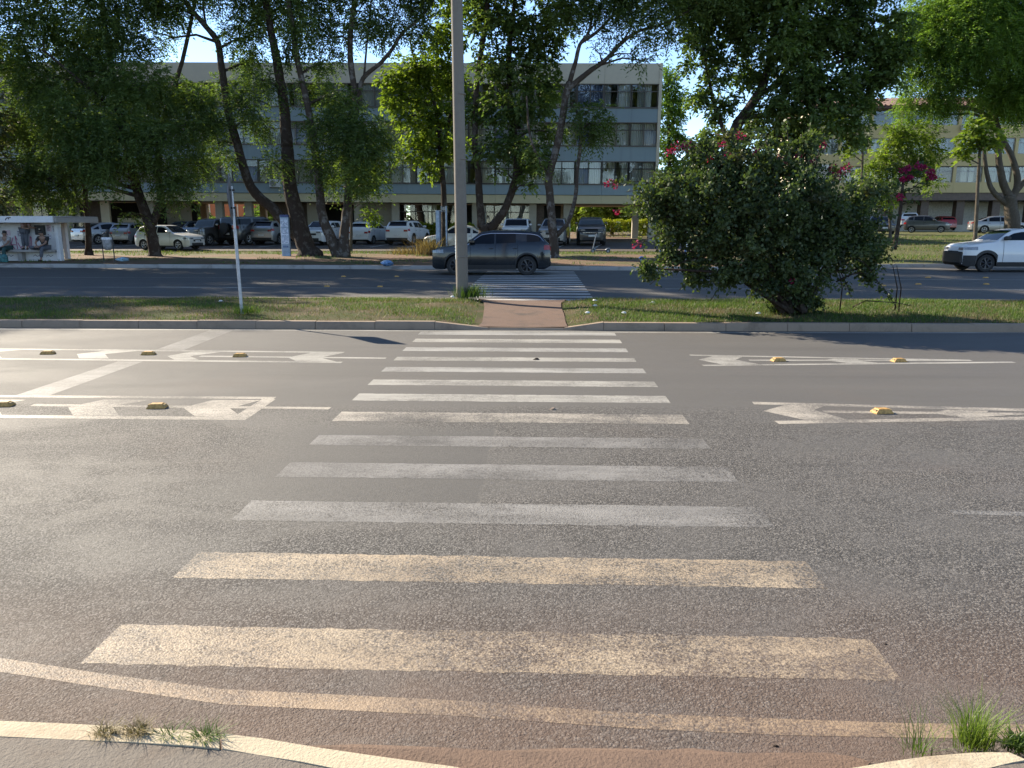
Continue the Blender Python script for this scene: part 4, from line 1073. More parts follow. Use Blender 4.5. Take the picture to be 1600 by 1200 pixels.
# ------------------------------------------------------------------ grass and weeds
def blades(pts, h, lean, wid, tint):
    n = len(pts); d = RNG.normal(size=(n, 2)); d /= np.linalg.norm(d, axis=1, keepdims=True)
    hh = (h*RNG.uniform(.5, 1.3, n))[:, None]
    t = np.concatenate([d*hh*lean*RNG.uniform(.2, 1.2, (n, 1)), hh], 1); s = np.stack([-d[:, 1], d[:, 0], np.zeros(n)], 1)*wid
    return np.stack([pts - s, pts + s, pts + t], 1).reshape(-1, 3), np.repeat(tint, 3)
def grass_obj(name, V, T, mats, label, mi=None):
    o = bpy.data.objects.new(name, fast_mesh(name, V, 3, mats, T, mi)); COL.objects.link(o)
    return tag(o, label, 'grass', kind='stuff')
def median_grass():
    n = 150000
    x = RNG.uniform(-13.5, 13.5, n); y = RNG.uniform(12.84, 16.9, n)
    nz = np.sin(x*1.7 + 2*np.sin(y*1.3)) + np.sin(y*2.9 + x*.6) + .8*np.sin(x*4.1 - y*3.3)
    dens = .34 + .22*nz + .5*((x > 1) & (x < 13)) + .35*((x > -4) & (x < -1) & (y > 15.5))
    path = (x > -1.12 - .05*(y-13)) & (x < .46)
    keep = (RNG.random(n) < np.clip(dens, .12, 1)) & ~path
    x, y, nz = x[keep], y[keep], nz[keep]
    z = np.array([medz(a, b) for a, b in zip(x, y)])
    dry = RNG.random(len(x)) < np.clip(.42 - .2*nz - .3*(x > 1), .06, .8)
    V, T = blades(np.stack([x, y, z], 1), .055, .9, .0045, np.clip(RNG.random(len(x))*.8 + .1*nz, 0, 1))
    grass_obj('median_grass', V, T, [LEAF['grass'], LEAF['grass_dry']], 'patchy short grass growing on the median', dry.astype(int))
median_grass()
def verge_grass():
    n = 120000; x = RNG.uniform(-30, 34, n); y = RNG.uniform(31.5, 62, n)
    k = np.array([fk(a) for a in x]); nz = np.sin(x*.9 + 1.5*np.sin(y*.8)) + np.sin(y*1.1 - x*.4) + np.sin(x*2.2 + y*1.7)*.7
    strip = (y > 41.3) & (y < 44.9) & (x < 11.5)
    lawn = (x > 11.5) & (y > k + .4)
    keep = ((strip & (RNG.random(n) < np.clip(.75 + .2*nz, .2, 1))) | (lawn & (RNG.random(n) < np.clip(.5 + .25*nz, .1, 1))) | ((y > k+.5) & (y < 41.3) & (nz > 1.0) & (RNG.random(n) < .35)))
    x, y, nz = x[keep], y[keep], nz[keep]; z = np.array([zt(a, b) for a, b in zip(x, y)])
    dry = RNG.random(len(x)) < np.clip(.35 - .15*nz, .1, .8)
    V, T = blades(np.stack([x, y, z], 1), .11, .9, .014, np.clip(RNG.random(len(x))*.8 + .1*nz + .1, 0, 1))
    grass_obj('verge_grass', V, T, [LEAF['grass'], LEAF['grass_dry']], 'short grass on the far verge and lawn', dry.astype(int))
verge_grass()
def tuft(name, label, pos, n, h, lean, wid, spread, leaf, group=None):
    p = RNG.normal(size=(n, 2))*spread; base = np.stack([p[:, 0], p[:, 1]*.7, np.zeros(n)], 1)
    # curved blades: two quads each
    d = p/np.maximum(np.linalg.norm(p, axis=1, keepdims=True), 1e-4)*.6 + RNG.normal(size=(n, 2))*.6
    H = h*RNG.uniform(.45, 1.15, (n, 1)); s = np.stack([-d[:, 1], d[:, 0], np.zeros(n)], 1); s = unit(s)*wid
    m = base + np.concatenate([d*H*lean*.35, H*.62], 1); t = base + np.concatenate([d*H*lean, H], 1)
    q1 = np.stack([base - s, base + s, m + s*.8, m - s*.8], 1); q2 = np.stack([m - s*.8, m + s*.8, t + s*.1, t - s*.1], 1)
    V = np.concatenate([q1, q2], 1).reshape(-1, 3)
    o = bpy.data.objects.new(name, fast_mesh(name, V, 4, [LEAF[leaf]], np.repeat(RNG.random(n), 8))); COL.objects.link(o); o.location = pos
    return tag(o, label, 'grass tuft', group)
LEAF['fresh'] = leafmat('grass_fresh', (.075, .130, .022), (.190, .250, .060), .45, .02)
tuft('grass_tuft', 'tall fresh green grass tuft growing by the near kerb', G(1522, 1166, .02), 300, .145, .6, .0013, .030, 'fresh', 'weeds along the near kerb')
tuft('grass_tuft', 'sparse weed beside the tall green tuft, on its road side', G(1432, 1176, .02), 60, .10, .9, .0011, .022, 'grass', 'weeds along the near kerb')
tuft('grass_tuft', 'low leafy weed at the corner where the near kerb leaves the frame', G(1592, 1171, .02), 160, .05, 1.1, .0032, .026, 'grass', 'weeds along the near kerb')
for px, py, n, h, lf, lab in ((167,1147,90,.030,'grass_dry','small dry tuft on the whitewashed kerb, the first from the picture edge'), (220,1145,120,.036,'grass_dry','dry tuft on the whitewashed kerb, second in the line of weeds'), (268,1151,40,.035,'grass','thin pale tuft on the whitewashed kerb, third in the line of weeds'), (322,1155,80,.045,'grass','spiky tuft at the joint of the whitewashed kerb')):
    tuft('grass_tuft', lab, G(px, py, KZ-.004), n*2, h*.72, 1.7, .0012, .020, lf, 'weeds along the near kerb')
tuft('grass_tuft', 'thick green grass tuft around the foot of the concrete pole', G(733, 464, .17), 420, .26, .6, .005, .16, 'grass')
tuft('grass_tuft', 'green grass tuft around the foot of the sign post', G(384, 489, .17), 220, .16, .7, .004, .13, 'grass')
tuft('dry_bush', 'dry brown bush in front of the silver car behind the dark SUV', on(672, 399), 420, .95, .8, .012, .35, 'dry')
tuft('dry_bush', 'low dry brush on the sunlit grass strip', on(635, 397), 260, .4, 1.0, .012, .5, 'dry')

# ------------------------------------------------------------------ vehicles
def carpaint(name, c, rough=.28, metal=.0, coat=.6):
    n = NT(name)
    dust = n.ramp(n.noise(3, 5, .65), .45, .8, 0, .25)
    n.set(n.mix(dust, c, tuple(x*.75 + .05 for x in c)), rough, metal); n.b.inputs['Coat Weight'].default_value = coat; n.b.inputs['Coat Roughness'].default_value = .06
    return n.mat
PAINT = dict(blue=carpaint('paint_dark_slate', (.011, .015, .020), .22, .4), white=carpaint('paint_white', (.60, .61, .62), .35), silver=carpaint('paint_silver', (.27, .27, .27), .32, .5),
             grey=carpaint('paint_grey', (.075, .077, .08), .32, .5), black=carpaint('paint_black', (.010, .010, .011), .28), red=carpaint('paint_red', (.30, .02, .02), .3), champagne=carpaint('paint_champagne', (.56, .55, .52), .34, .2))
MAT['tyre'] = plain('tyre_rubber', (.018, .018, .018), .85, 0, .2, 30)
MAT['rim'] = plain('rim_alloy', (.42, .42, .43), .35, .8); MAT['rim_dark'] = plain('rim_dark', (.06, .06, .065), .4, .6)
MAT['trim'] = plain('black_trim', (.016, .016, .017), .6, 0, .2, 20); MAT['under'] = plain('underbody', (.008, .008, .008), .9)
MAT['cabin'] = plain('cabin_dark', (.02, .02, .022), .8)
MAT['plate'] = plain('number_plate', (.55, .56, .58), .5); MAT['chrome'] = plain('chrome', (.7, .7, .72), .15, 1.0, .05)
MAT['lamp_clear'] = plain('lamp_lens', (.20, .21, .225), .10, .3, .3, 20); MAT['lamp_red'] = plain('lamp_red', (.28, .012, .012), .2, 0, .3, 18)
def carglass(name, c, rough=.03):
    n = NT(name); n.set(c, rough, 0, .2); n.b.inputs['Coat Weight'].default_value = .0; n.b.inputs['Coat Roughness'].default_value = .02; return n.mat
MAT['cglass'] = carglass('car_glass', (.006, .008, .012)); MAT['cglass_sky'] = carglass('car_glass_clear', (.05, .06, .065)); 
PROF = dict(
  suv=[(0,.50),(.012,.575),(.05,.625),(.16,.655),(.26,.695),(.29,.715),(.385,.91),(.425,.972),(.50,1.0),(.70,1.0),(.84,.985),(.905,.95),(.955,.79),(.985,.70),(1,.56)],
  hatch=[(0,.44),(.015,.53),(.06,.59),(.16,.635),(.265,.675),(.29,.70),(.40,.90),(.45,.97),(.53,1.0),(.68,1.0),(.82,.97),(.885,.93),(.955,.74),(.985,.62),(1,.48)],
  sedan=[(0,.42),(.015,.50),(.06,.565),(.16,.61),(.275,.655),(.30,.68),(.41,.90),(.46,.97),(.54,1.0),(.64,.99),(.72,.95),(.80,.85),(.875,.745),(.93,.735),(.985,.71),(1,.55)],
  pickup=[(0,.50),(.012,.585),(.05,.64),(.14,.675),(.235,.705),(.26,.73),(.345,.90),(.39,.965),(.46,1.0),(.55,.995),(.63,.965),(.675,.93),(.70,.74),(.72,.725),(.985,.72),(1,.60)],
  boxy=[(0,.48),(.010,.60),(.035,.665),(.15,.69),(.26,.70),(.285,.72),(.345,.93),(.37,.97),(.43,1.0),(.70,1.0),(.93,.985),(.965,.95),(.985,.70),(.992,.60),(1,.50)])
class Car:
    def __init__(s, kind, L, W, H, wb, fo, wr):
        s.k, s.L, s.W, s.H, s.wr = kind, L, W, H, wr
        s.ws = [fo/L, (fo+wb)/L]; s.gc = .135*H if kind != 'boxy' else .17*H
    def T(s, q): return interp(PROF[s.k], q)*s.H
    def B(s, q):
        b = s.gc + .05*s.H*max(0, (.04-q)/.04)**2 + .07*s.H*max(0, (q-.95)/.05)
        for w in s.ws:
            d = abs(q-w)*s.L; R = s.wr*1.17
            if d < R: b = max(b, s.wr + sqrt(R*R - d*d) - 0.0)
        return b
    def hw(s, q, z):
        f = z/s.H
        a = 1 - .20*max(0, (.11-q)/.11)**2.2 - .12*max(0, (q-.90)/.10)**2.2
        v = interp([(.1,.945),(.22,.985),(.38,1.0),(.52,.99),(.64,.955),(.70,.935),(1.0,.70 if s.k != 'boxy' else .84)], f)
        if s.k == 'pickup' and q > .71: v = max(v, .95)
        return s.W/2*a*v
    def X(s, q): return s.L*(.5-q)
    def body(s, m):
        qs = set(i/64 for i in range(65)); qs |= {p[0] for p in PROF[s.k]}; qs |= {.004, .008, .996}
        for w in s.ws:
            for k in range(-10, 11): qs.add(w + k/10*s.wr*1.17/s.L)
        qs = sorted(q for q in qs if 0 <= q <= 1)
        b = MB(); rings = []
        for q in qs:
            z0, zt_ = s.B(q), s.T(q); ze = max(zt_ - .032*s.H, z0+.02); x = s.X(q); r = []
            for k in range(11):
                z = z0 + (ze-z0)*k/10; r.append((x, s.hw(q, z), z))
            w = s.hw(q, ze); r += [(x, w*.955, zt_-.013*s.H), (x, w*.84, zt_-.005*s.H), (x, w*.45, zt_-.001*s.H)]
            rings.append(r + [(p[0], -p[1], p[2]) for p in reversed(r)])
        b.loft(rings, 0, caps=True)
        for i, f in enumerate(b.f):
            if len(f) == 4:
                zs = [b.v[j] for j in f]
                if len({round(abs(p[1]), 5) for p in zs}) <= 2 and min(p[1] for p in zs) < -.05 and max(p[1] for p in zs) > .05 and max(p[2] for p in zs) < s.wr*2.5 and abs(sum(p[1] for p in zs)) < .05 and all(abs(p[2]-s.B(.5-p[0]/s.L)) < .01 for p in zs): b.m[i] = 1
        return b
    def side(s, q0, q1, lo, hi, off=.006, n=14, sgn=1, rows=3):
        b = MB(); pts = []
        for i in range(n+1):
            q = q0 + (q1-q0)*i/n; a, c = lo(q), hi(q)
            if c - a < .004: c = a + .004
            for k in range(rows+1):
                z = a + (c-a)*k/rows; pts.append((s.X(q), sgn*(s.hw(q, z)+off), z))
        b.v = pts; r = rows+1
        for i in range(n):
            for k in range(rows):
                j = i*r+k; f = (j, j+1, j+r+1, j+r); b.f.append(f if sgn < 0 else f[::-1]); b.m.append(0)
        return b
    def topz(s, q, f):
        f = abs(f); return s.T(q) - s.H*interp([(0,0),(.45,.001),(.84,.005),(.955,.013),(1,.032)], f)
    def top(s, q0, q1, f0=-.86, f1=.86, off=.008, n=8):
        b = MB(); e = 1e-3
        for i in range(n+1):
            q = q0 + (q1-q0)*i/n; ze = s.T(q)-.032*s.H; w = s.hw(q, ze)
            sl = (s.T(q+e)-s.T(q-e))/(2*e*s.L); nn = 1/sqrt(1+sl*sl)     # x runs backwards with q
            for k in range(7):
                f = f0 + (f1-f0)*k/6; b.v.append((s.X(q) + sl*nn*off, w*f, s.topz(q, f) + nn*off))
        for i in range(n):
            for k in range(6):
                j = i*7+k; b.f.append((j, j+7, j+8, j+1)[::-1]); b.m.append(0)
        return b
    def front(s, y0, y1, z0, z1, rear=False, t=.02, bev=.012):
        x = -s.L/2 if rear else s.L/2; b = MB()
        return b.box(x-t, y0, z0, x+t, y1, z1, bev=bev)
def wheel(car, root, q, sgn, rimm, spokes=5):
    r, w = car.wr, .20*car.W/1.75
    y = sgn*(car.W/2 - w/2 - .015); c = (car.X(q), y, r)
    t = MB().lathe([(r*.66, -w/2), (r*.93, -w/2), (r, -w*.32), (r, w*.32), (r*.93, w/2), (r*.66, w/2)], 28, 'y', closed_prof=True).build('wheel', MAT['tyre'], root, smooth=35); t.location = c
    b = MB(); o = sgn*w/2
    b.lathe([(r*.66, o*.2), (r*.68, o*.96), (r*.60, o*.96), (r*.57, o*.4)], 24, 'y', closed_prof=True)
    b.lathe([(.001, o*.35), (r*.58, o*.35), (r*.58, o*.30), (.001, o*.30)], 20, 'y', m=1)
    for k in range(spokes):
        a = 2*pi*k/spokes + .3
        for da in (-.09, .09):
            b.tube([(r*.10*cos(a), o*.82, r*.10*sin(a)), (r*.60*cos(a+da), o*.88, r*.60*sin(a+da))], r*.055, 5)
    b.lathe([(.001, o*.95), (r*.12, o*.9), (r*.14, o*.6)], 12, 'y')
    b.build('rim', [rimm, MAT['under']], t, smooth=35)
def make_car(name, label, kind, dims, paintm, loc, rz, group=None, cat='car', glassm=None, rim='rim', clad=False, rack=False, chrome=False, dark_bumper=False, spare=False, slots=0, trim=False):
    L, W, H, wb, fo, wr = dims; c = Car(kind, *dims)
    root = tag(empty(name, loc, (0, 0, rz)), label, cat, group); g = glassm or MAT['cglass']
    def P(nm, b, m, par=root, smooth=30): return b.build(nm, m, par, smooth=smooth)
    body = P('body', c.body(paintm), [paintm, MAT['under']])
    belt = {'suv': .705, 'hatch': .685, 'sedan': .68, 'pickup': .735, 'boxy': .715}[kind]*H
    roofq = {'suv': (.305, .915), 'hatch': (.31, .90), 'sedan': (.325, .845), 'pickup': (.285, .675), 'boxy': (.31, .955)}[kind]
    hi = lambda q: min(c.T(q) - .075*H, .93*H)
    rise = (lambda q: belt + (.05*H*max(0, (q-.5)/.4) if kind in ('suv', 'hatch') else 0))
    spl = {'suv': (.535, .715, .80), 'hatch': (.57, .78, .80), 'sedan': (.54, .73, .76), 'pickup': (.56, .60, .60), 'boxy': (.50, .66, .70)}[kind]
    segs = [(roofq[0], spl[0]-.008), (spl[0]+.008, spl[1]-.006)] + ([(spl[2], roofq[1])] if kind != 'pickup' else [])
    for sg in (-1, 1):
        for (a, d) in segs:
            if d - a > .03: P('side_window', c.side(a, d, rise, lambda q: max(hi(q), rise(q)+.004), sgn=sg), g)
        if trim: P('window_trim', c.side(roofq[0]-.02, roofq[1]+.03, lambda q: hi(q)+.004, lambda q: hi(q)+.018, .010, 24, sg, 1), MAT['chrome'])
        # door gaps and handles
        for q in (roofq[0]+.02, spl[0], spl[1]+.01):
            if kind == 'pickup' and q == spl[1]+.01: q = .60
            P('door_gap', c.side(q, q+.0028, lambda _: c.gc+.08*H, lambda _: belt-.01*H, .004, 1, sg, 6), MAT['under'])
        for q in (spl[0]-.05, spl[1]-.03):
            P('door_handle', c.side(q, q+.035, lambda _: belt-.115*H, lambda _: belt-.095*H, .022, 3, sg, 1), MAT['trim'] if not chrome else MAT['chrome'])
        # sill and arch trim
        P('sill_trim', c.side(c.ws[0]+wr*1.17/L, c.ws[1]-wr*1.17/L, lambda q: c.gc-.01, lambda q: c.gc+(.10 if clad else .045)*H, .012, 8, sg, 2), MAT['trim'])
        if clad:
            for w in c.ws:
                R = wr*1.17/L
                ring = lambda q, w=w: wr + sqrt(max(0, (wr*1.17)**2 - ((q-w)*L)**2))
                ring2 = lambda q, w=w: wr + sqrt(max(0, (wr*(1.48 if dark_bumper else 1.33))**2 - ((q-w)*L)**2))
                P('arch_trim', c.side(w-R, w+R, lambda q: ring(q)-.004, ring2, .012, 18, sg, 2), MAT['trim'])
        P('mirror', MB().box(-.10, -.10, -.07, .10, .10, .07, bev=.04), paintm if not dark_bumper else MAT['trim']).location = (c.X(roofq[0]+.035), sg*(c.hw(roofq[0]+.03, belt)+.10), belt+.05*H)
        if rack: P('roof_rail', MB().tube([(c.X(q), sg*c.hw(q, c.T(q)-.03*H)*.92, c.T(q)+.03) for q in (.44, .47, .6, .75, .86, .885)], .016, 6), MAT['trim'] if not chrome else MAT['chrome'])
        # lamps
        zl = c.T(.012)
        P('headlight', c.side(.006, .10, lambda q: zl-.075*H, lambda q: zl-.018*H + .02*H*q/.1, .006, 6, sg, 2), MAT['lamp_clear'])
        P('headlight', c.front(*sorted((sg*W*.22, sg*W*.38)), zl-.08*H, zl-.02*H), MAT['lamp_clear'])
        zr = min(c.T(.985), .70*H)
        P('tail_light', c.side(.945, .995, lambda q: zr-.13*H, lambda q: zr-.03*H, .006, 4, sg, 2), MAT['lamp_red'])
        P('tail_light', c.front(*sorted((sg*W*.27, sg*W*.42)), zr-.15*H, zr-.07*H if kind != 'boxy' else zr-.02*H, True), MAT['lamp_red'])
    q0, q1 = {'suv': (.295, .42), 'hatch': (.295, .445), 'sedan': (.305, .455), 'pickup': (.265, .385), 'boxy': (.287, .366)}[kind]
    P('windshield', c.top(q0, q1), g)
    r0, r1 = {'suv': (.91, .958), 'hatch': (.89, .95), 'sedan': (.73, .872), 'pickup': (.678, .699), 'boxy': (.966, .983)}[kind]
    P('rear_window', c.top(r0, r1, -.8, .8), g)
    P('underbody', MB().box(-L*.46, -(W/2-.27), c.gc+.01, L*.46, W/2-.27, wr*2.15, bev=.03), MAT['under'])
    # front
    zn = c.T(0)
    P('grille', c.front(-W*.21, W*.21, zn-.10*H, zn-.02*H, t=.016), MAT['trim'])
    for k in range(slots): P('grille_slot', c.front(-W*.19 + k*W*.38/slots, -W*.19 + (k+.45)*W*.38/slots, zn-.085*H, zn-.03*H, t=.022, bev=.004), MAT['chrome'])
    if chrome: P('grille_bar', c.front(-W*.30, W*.30, zn-.065*H, zn-.045*H, t=.026, bev=.006), MAT['chrome'])
    P('air_intake', c.front(-W*.30, W*.30, c.gc+.05*H, c.gc+.15*H, t=.014), MAT['trim'])
    P('number_plate', c.front(-.20, .20, c.gc+.17*H, c.gc+.17*H+.12, t=.03, bev=.006), MAT['plate'])
    P('number_plate', c.front(-.20, .20, .36*H, .36*H+.12, True, t=.03, bev=.006), MAT['plate'])
    P('rear_bumper', c.front(-W*.41, W*.41, c.B(1)+.005, .30*H, True, t=.03, bev=.02), MAT['trim'] if (clad or dark_bumper) else paintm)
    if dark_bumper:
        P('front_bumper', c.front(-W*.40, W*.40, c.B(0)+.005, zn-.035*H, t=.05, bev=.04), MAT['trim'])
        for sg in (-1, 1): P('bumper_corner', c.side(.002, c.ws[0]-wr*1.17/L-.002, lambda q: c.B(q)-.005, lambda q: zn-.115*H, .014, 8, sg, 3), MAT['trim'])
    if kind == 'suv' or kind == 'hatch':
        P('spoiler', MB().box(-.10, -W*.33, -.018, .12, W*.33, .018, bev=.015), MAT['trim'] if clad else paintm).location = (c.X(.905), 0, c.T(.893)-.01)
    if spare:
        t = MB().lathe([(wr*.6, -.09), (wr*.95, -.09), (wr, -.04), (wr, .05), (wr*.9, .09), (.001, .10)], 24, 'x').build('spare_wheel', MAT['tyre'], root, smooth=35); t.location = (-L/2-.12, .12, .58*H)
    for q in c.ws:
        for sg in (-1, 1): wheel(c, root, q, sg, MAT[rim], 5 if rim == 'rim' else 7)
    return root
D = dict(suv=(4.40, 1.82, 1.64, 2.64, .90, .355), crossover=(4.25, 1.78, 1.56, 2.60, .85, .335), hatch=(3.85, 1.64, 1.45, 2.42, .74, .29), sedan=(4.55, 1.80, 1.46, 2.70, .90, .315),
         pickup=(4.48, 1.73, 1.58, 2.74, .80, .325), compact=(4.23, 1.80, 1.70, 2.57, .80, .345), jeep=(4.3, 1.85, 1.84, 2.50, .75, .38), big=(5.3, 1.88, 1.79, 3.10, .95, .375), city=(3.60, 1.64, 1.52, 2.30, .65, .28))
def park(px, Y, lift=.03):
    g = ground_at(px, Y); return (g.x, Y, g.z + lift)
R_ = radians
p = G(766, 430); make_car('suv', 'dark slate SUV driving on the far carriageway behind the concrete pole', 'suv', (4.10, 1.72, 1.53, 2.46, .84, .335), PAINT['blue'], (p.x+.03, p.y+.75, .001), pi, cat='SUV', rim='rim_dark', clad=True, trim=True, group='moving vehicles')
p = G(1474, 424); make_car('pickup', 'white pickup with black bumper entering at the edge of the far carriageway', 'pickup', D['pickup'], PAINT['white'], (p.x + 2.70, p.y+.35, .001), pi, cat='pickup', rim='rim_dark', clad=True, dark_bumper=True, group='moving vehicles')
PK = 'cars parked before the blue block'
make_car('hatchback', 'silver three-door hatchback parked side-on behind the big feathery tree', 'hatch', D['hatch'], PAINT['champagne'], park(268, 46.2), R_(-14), PK)
make_car('sedan', 'grey sedan with its tail towards the road behind the trash bin', 'sedan', D['sedan'], PAINT['silver'], park(176, 53.0), R_(58), PK)
make_car('hatchback', 'silver hatchback seen from behind between the grey sedan and the tree trunk', 'hatch', D['hatch'], PAINT['silver'], park(218, 53.5), R_(80), PK)
make_car('black_car', 'black car with pale reflecting windshield beside the silver hatchback', 'hatch', D['crossover'], PAINT['black'], park(292, 53.5), R_(-112), PK)
make_car('compact_suv', 'grey compact SUV with slotted grille facing the road', 'boxy', D['compact'], PAINT['grey'], park(338, 51.6), R_(-112), PK, cat='SUV', glassm=MAT['cglass_sky'], slots=7, clad=True)
make_car('jeep', 'dark boxy jeep with a spare wheel on its back door, behind the sign post', 'boxy', D['jeep'], PAINT['black'], park(398, 52.2), R_(62), PK, cat='jeep', spare=True, clad=True)
make_car('small_suv', 'silver SUV tail half hidden by the blue totem', 'suv', D['crossover'], PAINT['silver'], park(437, 52.8), R_(78), PK, cat='SUV', clad=True)
make_car('white_car', 'white crossover nosing out between the thick trunk and the forked tree', 'suv', D['crossover'], PAINT['white'], park(508, 52.4), R_(-98), PK, clad=True)
make_car('city_hatchback', 'small white hatchback seen from behind, beside the young tree', 'hatch', D['city'], PAINT['white'], park(580, 53.6), R_(76), PK)
make_car('crossover', 'white crossover seen from behind, next to the yellow-green hedge', 'suv', D['crossover'], PAINT['white'], park(639, 52.6), R_(79), PK, cat='SUV', clad=True)
make_car('sunlit_car', 'pale silver car side-on behind the dry bush and the blue sign frame', 'sedan', D['hatch'], PAINT['champagne'], park(716, 45.9), R_(176), PK)
make_car('white_van', 'white car whose roof shows just above the dark SUV', 'boxy', D['compact'], PAINT['white'], park(808, 52.5), R_(-93), PK)
make_car('silver_suv', 'silver SUV facing the road behind the mottled pale trunk', 'suv', D['compact'], PAINT['silver'], park(866, 52.0), R_(-96), PK, cat='SUV', clad=True, rack=True)
make_car('black_pickup', 'black pickup with chrome grille bar facing the road', 'pickup', D['big'], PAINT['black'], park(922, 52.6), R_(-92), PK, cat='pickup', chrome=True, glassm=MAT['cglass_sky'])
FP = 'cars parked before the cream block'
make_car('dark_hatchback', 'dark grey hatchback parked on the rise across the sunny lawn', 'hatch', D['city'], PAINT['grey'], park(1443, 71, .02), R_(-28), FP)
make_car('grey_sedan', 'silver sedan behind the small tufted tree, above the white pickup', 'sedan', D['sedan'], PAINT['silver'], park(1556, 69, .02), R_(-16), FP)
make_car('red_car', 'red car seen from behind in the shade under the cream block', 'hatch', D['hatch'], PAINT['red'], park(1466, 83.5, .1), R_(84), FP)
make_car('dark_car', 'dark car with bright windshield just past the bush edge', 'sedan', D['sedan'], PAINT['black'], park(1368, 66, .02), R_(-100), FP)
make_car('distant_white_car', 'small white car beyond the dark grey hatchback', 'hatch', D['hatch'], PAINT['white'], park(1413, 78, .4), R_(70), FP)

# ------------------------------------------------------------------ street furniture
def concrete_pole():
    b = G(722.5, 463, .18); b.z = 0; r = tag(empty('concrete_pole', b), 'tall round concrete utility pole standing on the median', 'pole')
    lean = -.006; pts = []; rad = []
    for i in range(15):
        z = -.3 + i*.78; pts.append((lean*z, 0, z)); rad.append(.133 - .0016*z*1.6)
    MB().tube(pts, rad, 24).build('shaft', MAT['pole'], r, smooth=180)
    for z in (1.02, 4.35, 3.05): MB().lathe([(.136 - .0026*z, z), (.1385 - .0026*z, z+.012), (.136 - .0026*z, z+.024)], 24).build('seam_ring', MAT['pole'], r, smooth=180)
    st = MB(); 
    for i in range(3):
        a = radians(188 + i*9); st.v += [(.134*cos(a)-.004, .134*sin(a), .98), (.133*cos(a)-.004, .133*sin(a), 1.52)]
    st.f = [(0, 2, 3, 1), (2, 4, 5, 3)]; st.m = [0, 0]
    o = st.build('sticker', plain('sticker_pale_blue', (.40, .52, .60), .6, 0, .3, 40), r)
    lt = MB()
    for k in range(7):
        z = 1.02 + k*.068; a0, a1 = radians(191), radians(203)
        for (u0, u1, w0, w1) in ((0, 1, 0, .25), (0, .25, .25, 1), (.75, 1, .25, 1)) if k % 2 else ((0, 1, .75, 1), (0, 1, 0, .25), (.4, .6, .25, .75)):
            aa, ab = a0 + (a1-a0)*u0, a0 + (a1-a0)*u1; za, zb = z + .045*w0, z + .045*w1; R = .1365
            lt.quad([(R*cos(aa)-.004, R*sin(aa), za), (R*cos(ab)-.004, R*sin(ab), za), (R*cos(ab)-.004, R*sin(ab), zb), (R*cos(aa)-.004, R*sin(aa), zb)])
    lt.build('sticker_letters', plain('sticker_ink', (.85, .88, .9), .6), o)['kind'] = 'stuff'
concrete_pole()
def sign_post():
    b = G(378, 488, .18); r = tag(empty('sign_post', b), 'slim galvanised post with a diamond road sign seen edge-on', 'sign')
    gal = plain('galvanised_steel', (.36, .38, .41), .45, .5, .15, 12)
    tilt = -.012
    MB().tube([(tilt*z, 0, z) for z in (-.15, .0, 1.2, 1.45)], .028, 14).build('post', gal, r, smooth=40)
    MB().tube([(tilt*z, 0, z) for z in (1.40, 1.6, 2.18)], .021, 14).build('post_extension', gal, r, smooth=40)
    s = .30; d = MB(); cx = -.075; zc = 1.99 + .0
    a = radians(76)
    t = Vector((-sin(radians(13)), cos(radians(13)), 0)); n = Vector((-t.y, t.x, 0))
    ctr = Vector((-.075, .04, 2.0)); poly = [(0, -.42), (.36, -.03), (.36, .03), (.02, .40), (-.02, .40), (-.36, .03), (-.36, -.03)]
    f = [ctr + t*u*.95 + Vector((0, 0, v)) + n*.004 for u, v in poly]; k = [ctr + t*u*.95 + Vector((0, 0, v)) - n*.004 for u, v in poly]
    d.loft([k, f]); d.build('sign_plate', plain('sign_back', (.16, .16, .17), .5, .4), r)
    for z in (1.8, 2.1): MB().box(-.075, -.02, z, .02, .02, z+.03).build('clamp', MAT['dark_metal'], r)
sign_post()
def totem():
    b = on(448, 400); r = tag(empty('info_totem', b), 'blue-white advertising totem with pasted notices before the thick trunk', 'totem')
    mt = plain('totem_blue_grey', (.24, .33, .42), .5); ps = plain('totem_poster', (.50, .58, .68), .6, 0, .12, 9); ink = plain('totem_ink', (.10, .16, .27), .6, 0, .3, 25)
    MB().box(-.21, -.10, -.1, .21, .10, 2.02, bev=.02).build('body', mt, r)
    MB().box(-.214, -.104, 1.90, .214, .104, 2.04, bev=.02).build('cap', plain('totem_cap', (.035, .055, .16), .5), r)
    for i, (z0, z1) in enumerate(((1.42, 1.86), (.98, 1.38), (.62, .94))):
        q = MB().box(-.185, -.112, z0, .185, -.103, z1).build('poster', ps, r)
        ln = MB(); random.seed(30+i)
        for k in range(int((z1-z0)/.055)):
            z = z1 - .05 - k*.055; x = -.16
            while x < .14:
                w = random.uniform(.03, .09)
                if random.random() < .75: ln.box(x, -.115, z, min(x+w, .165), -.1125, z+.028)
                x += w + .018
        ln.build('poster_print', ink, q)['kind'] = 'stuff'
    MB().box(-.12, -.112, .42, .15, -.104, .52).build('label', ink, r)
totem()
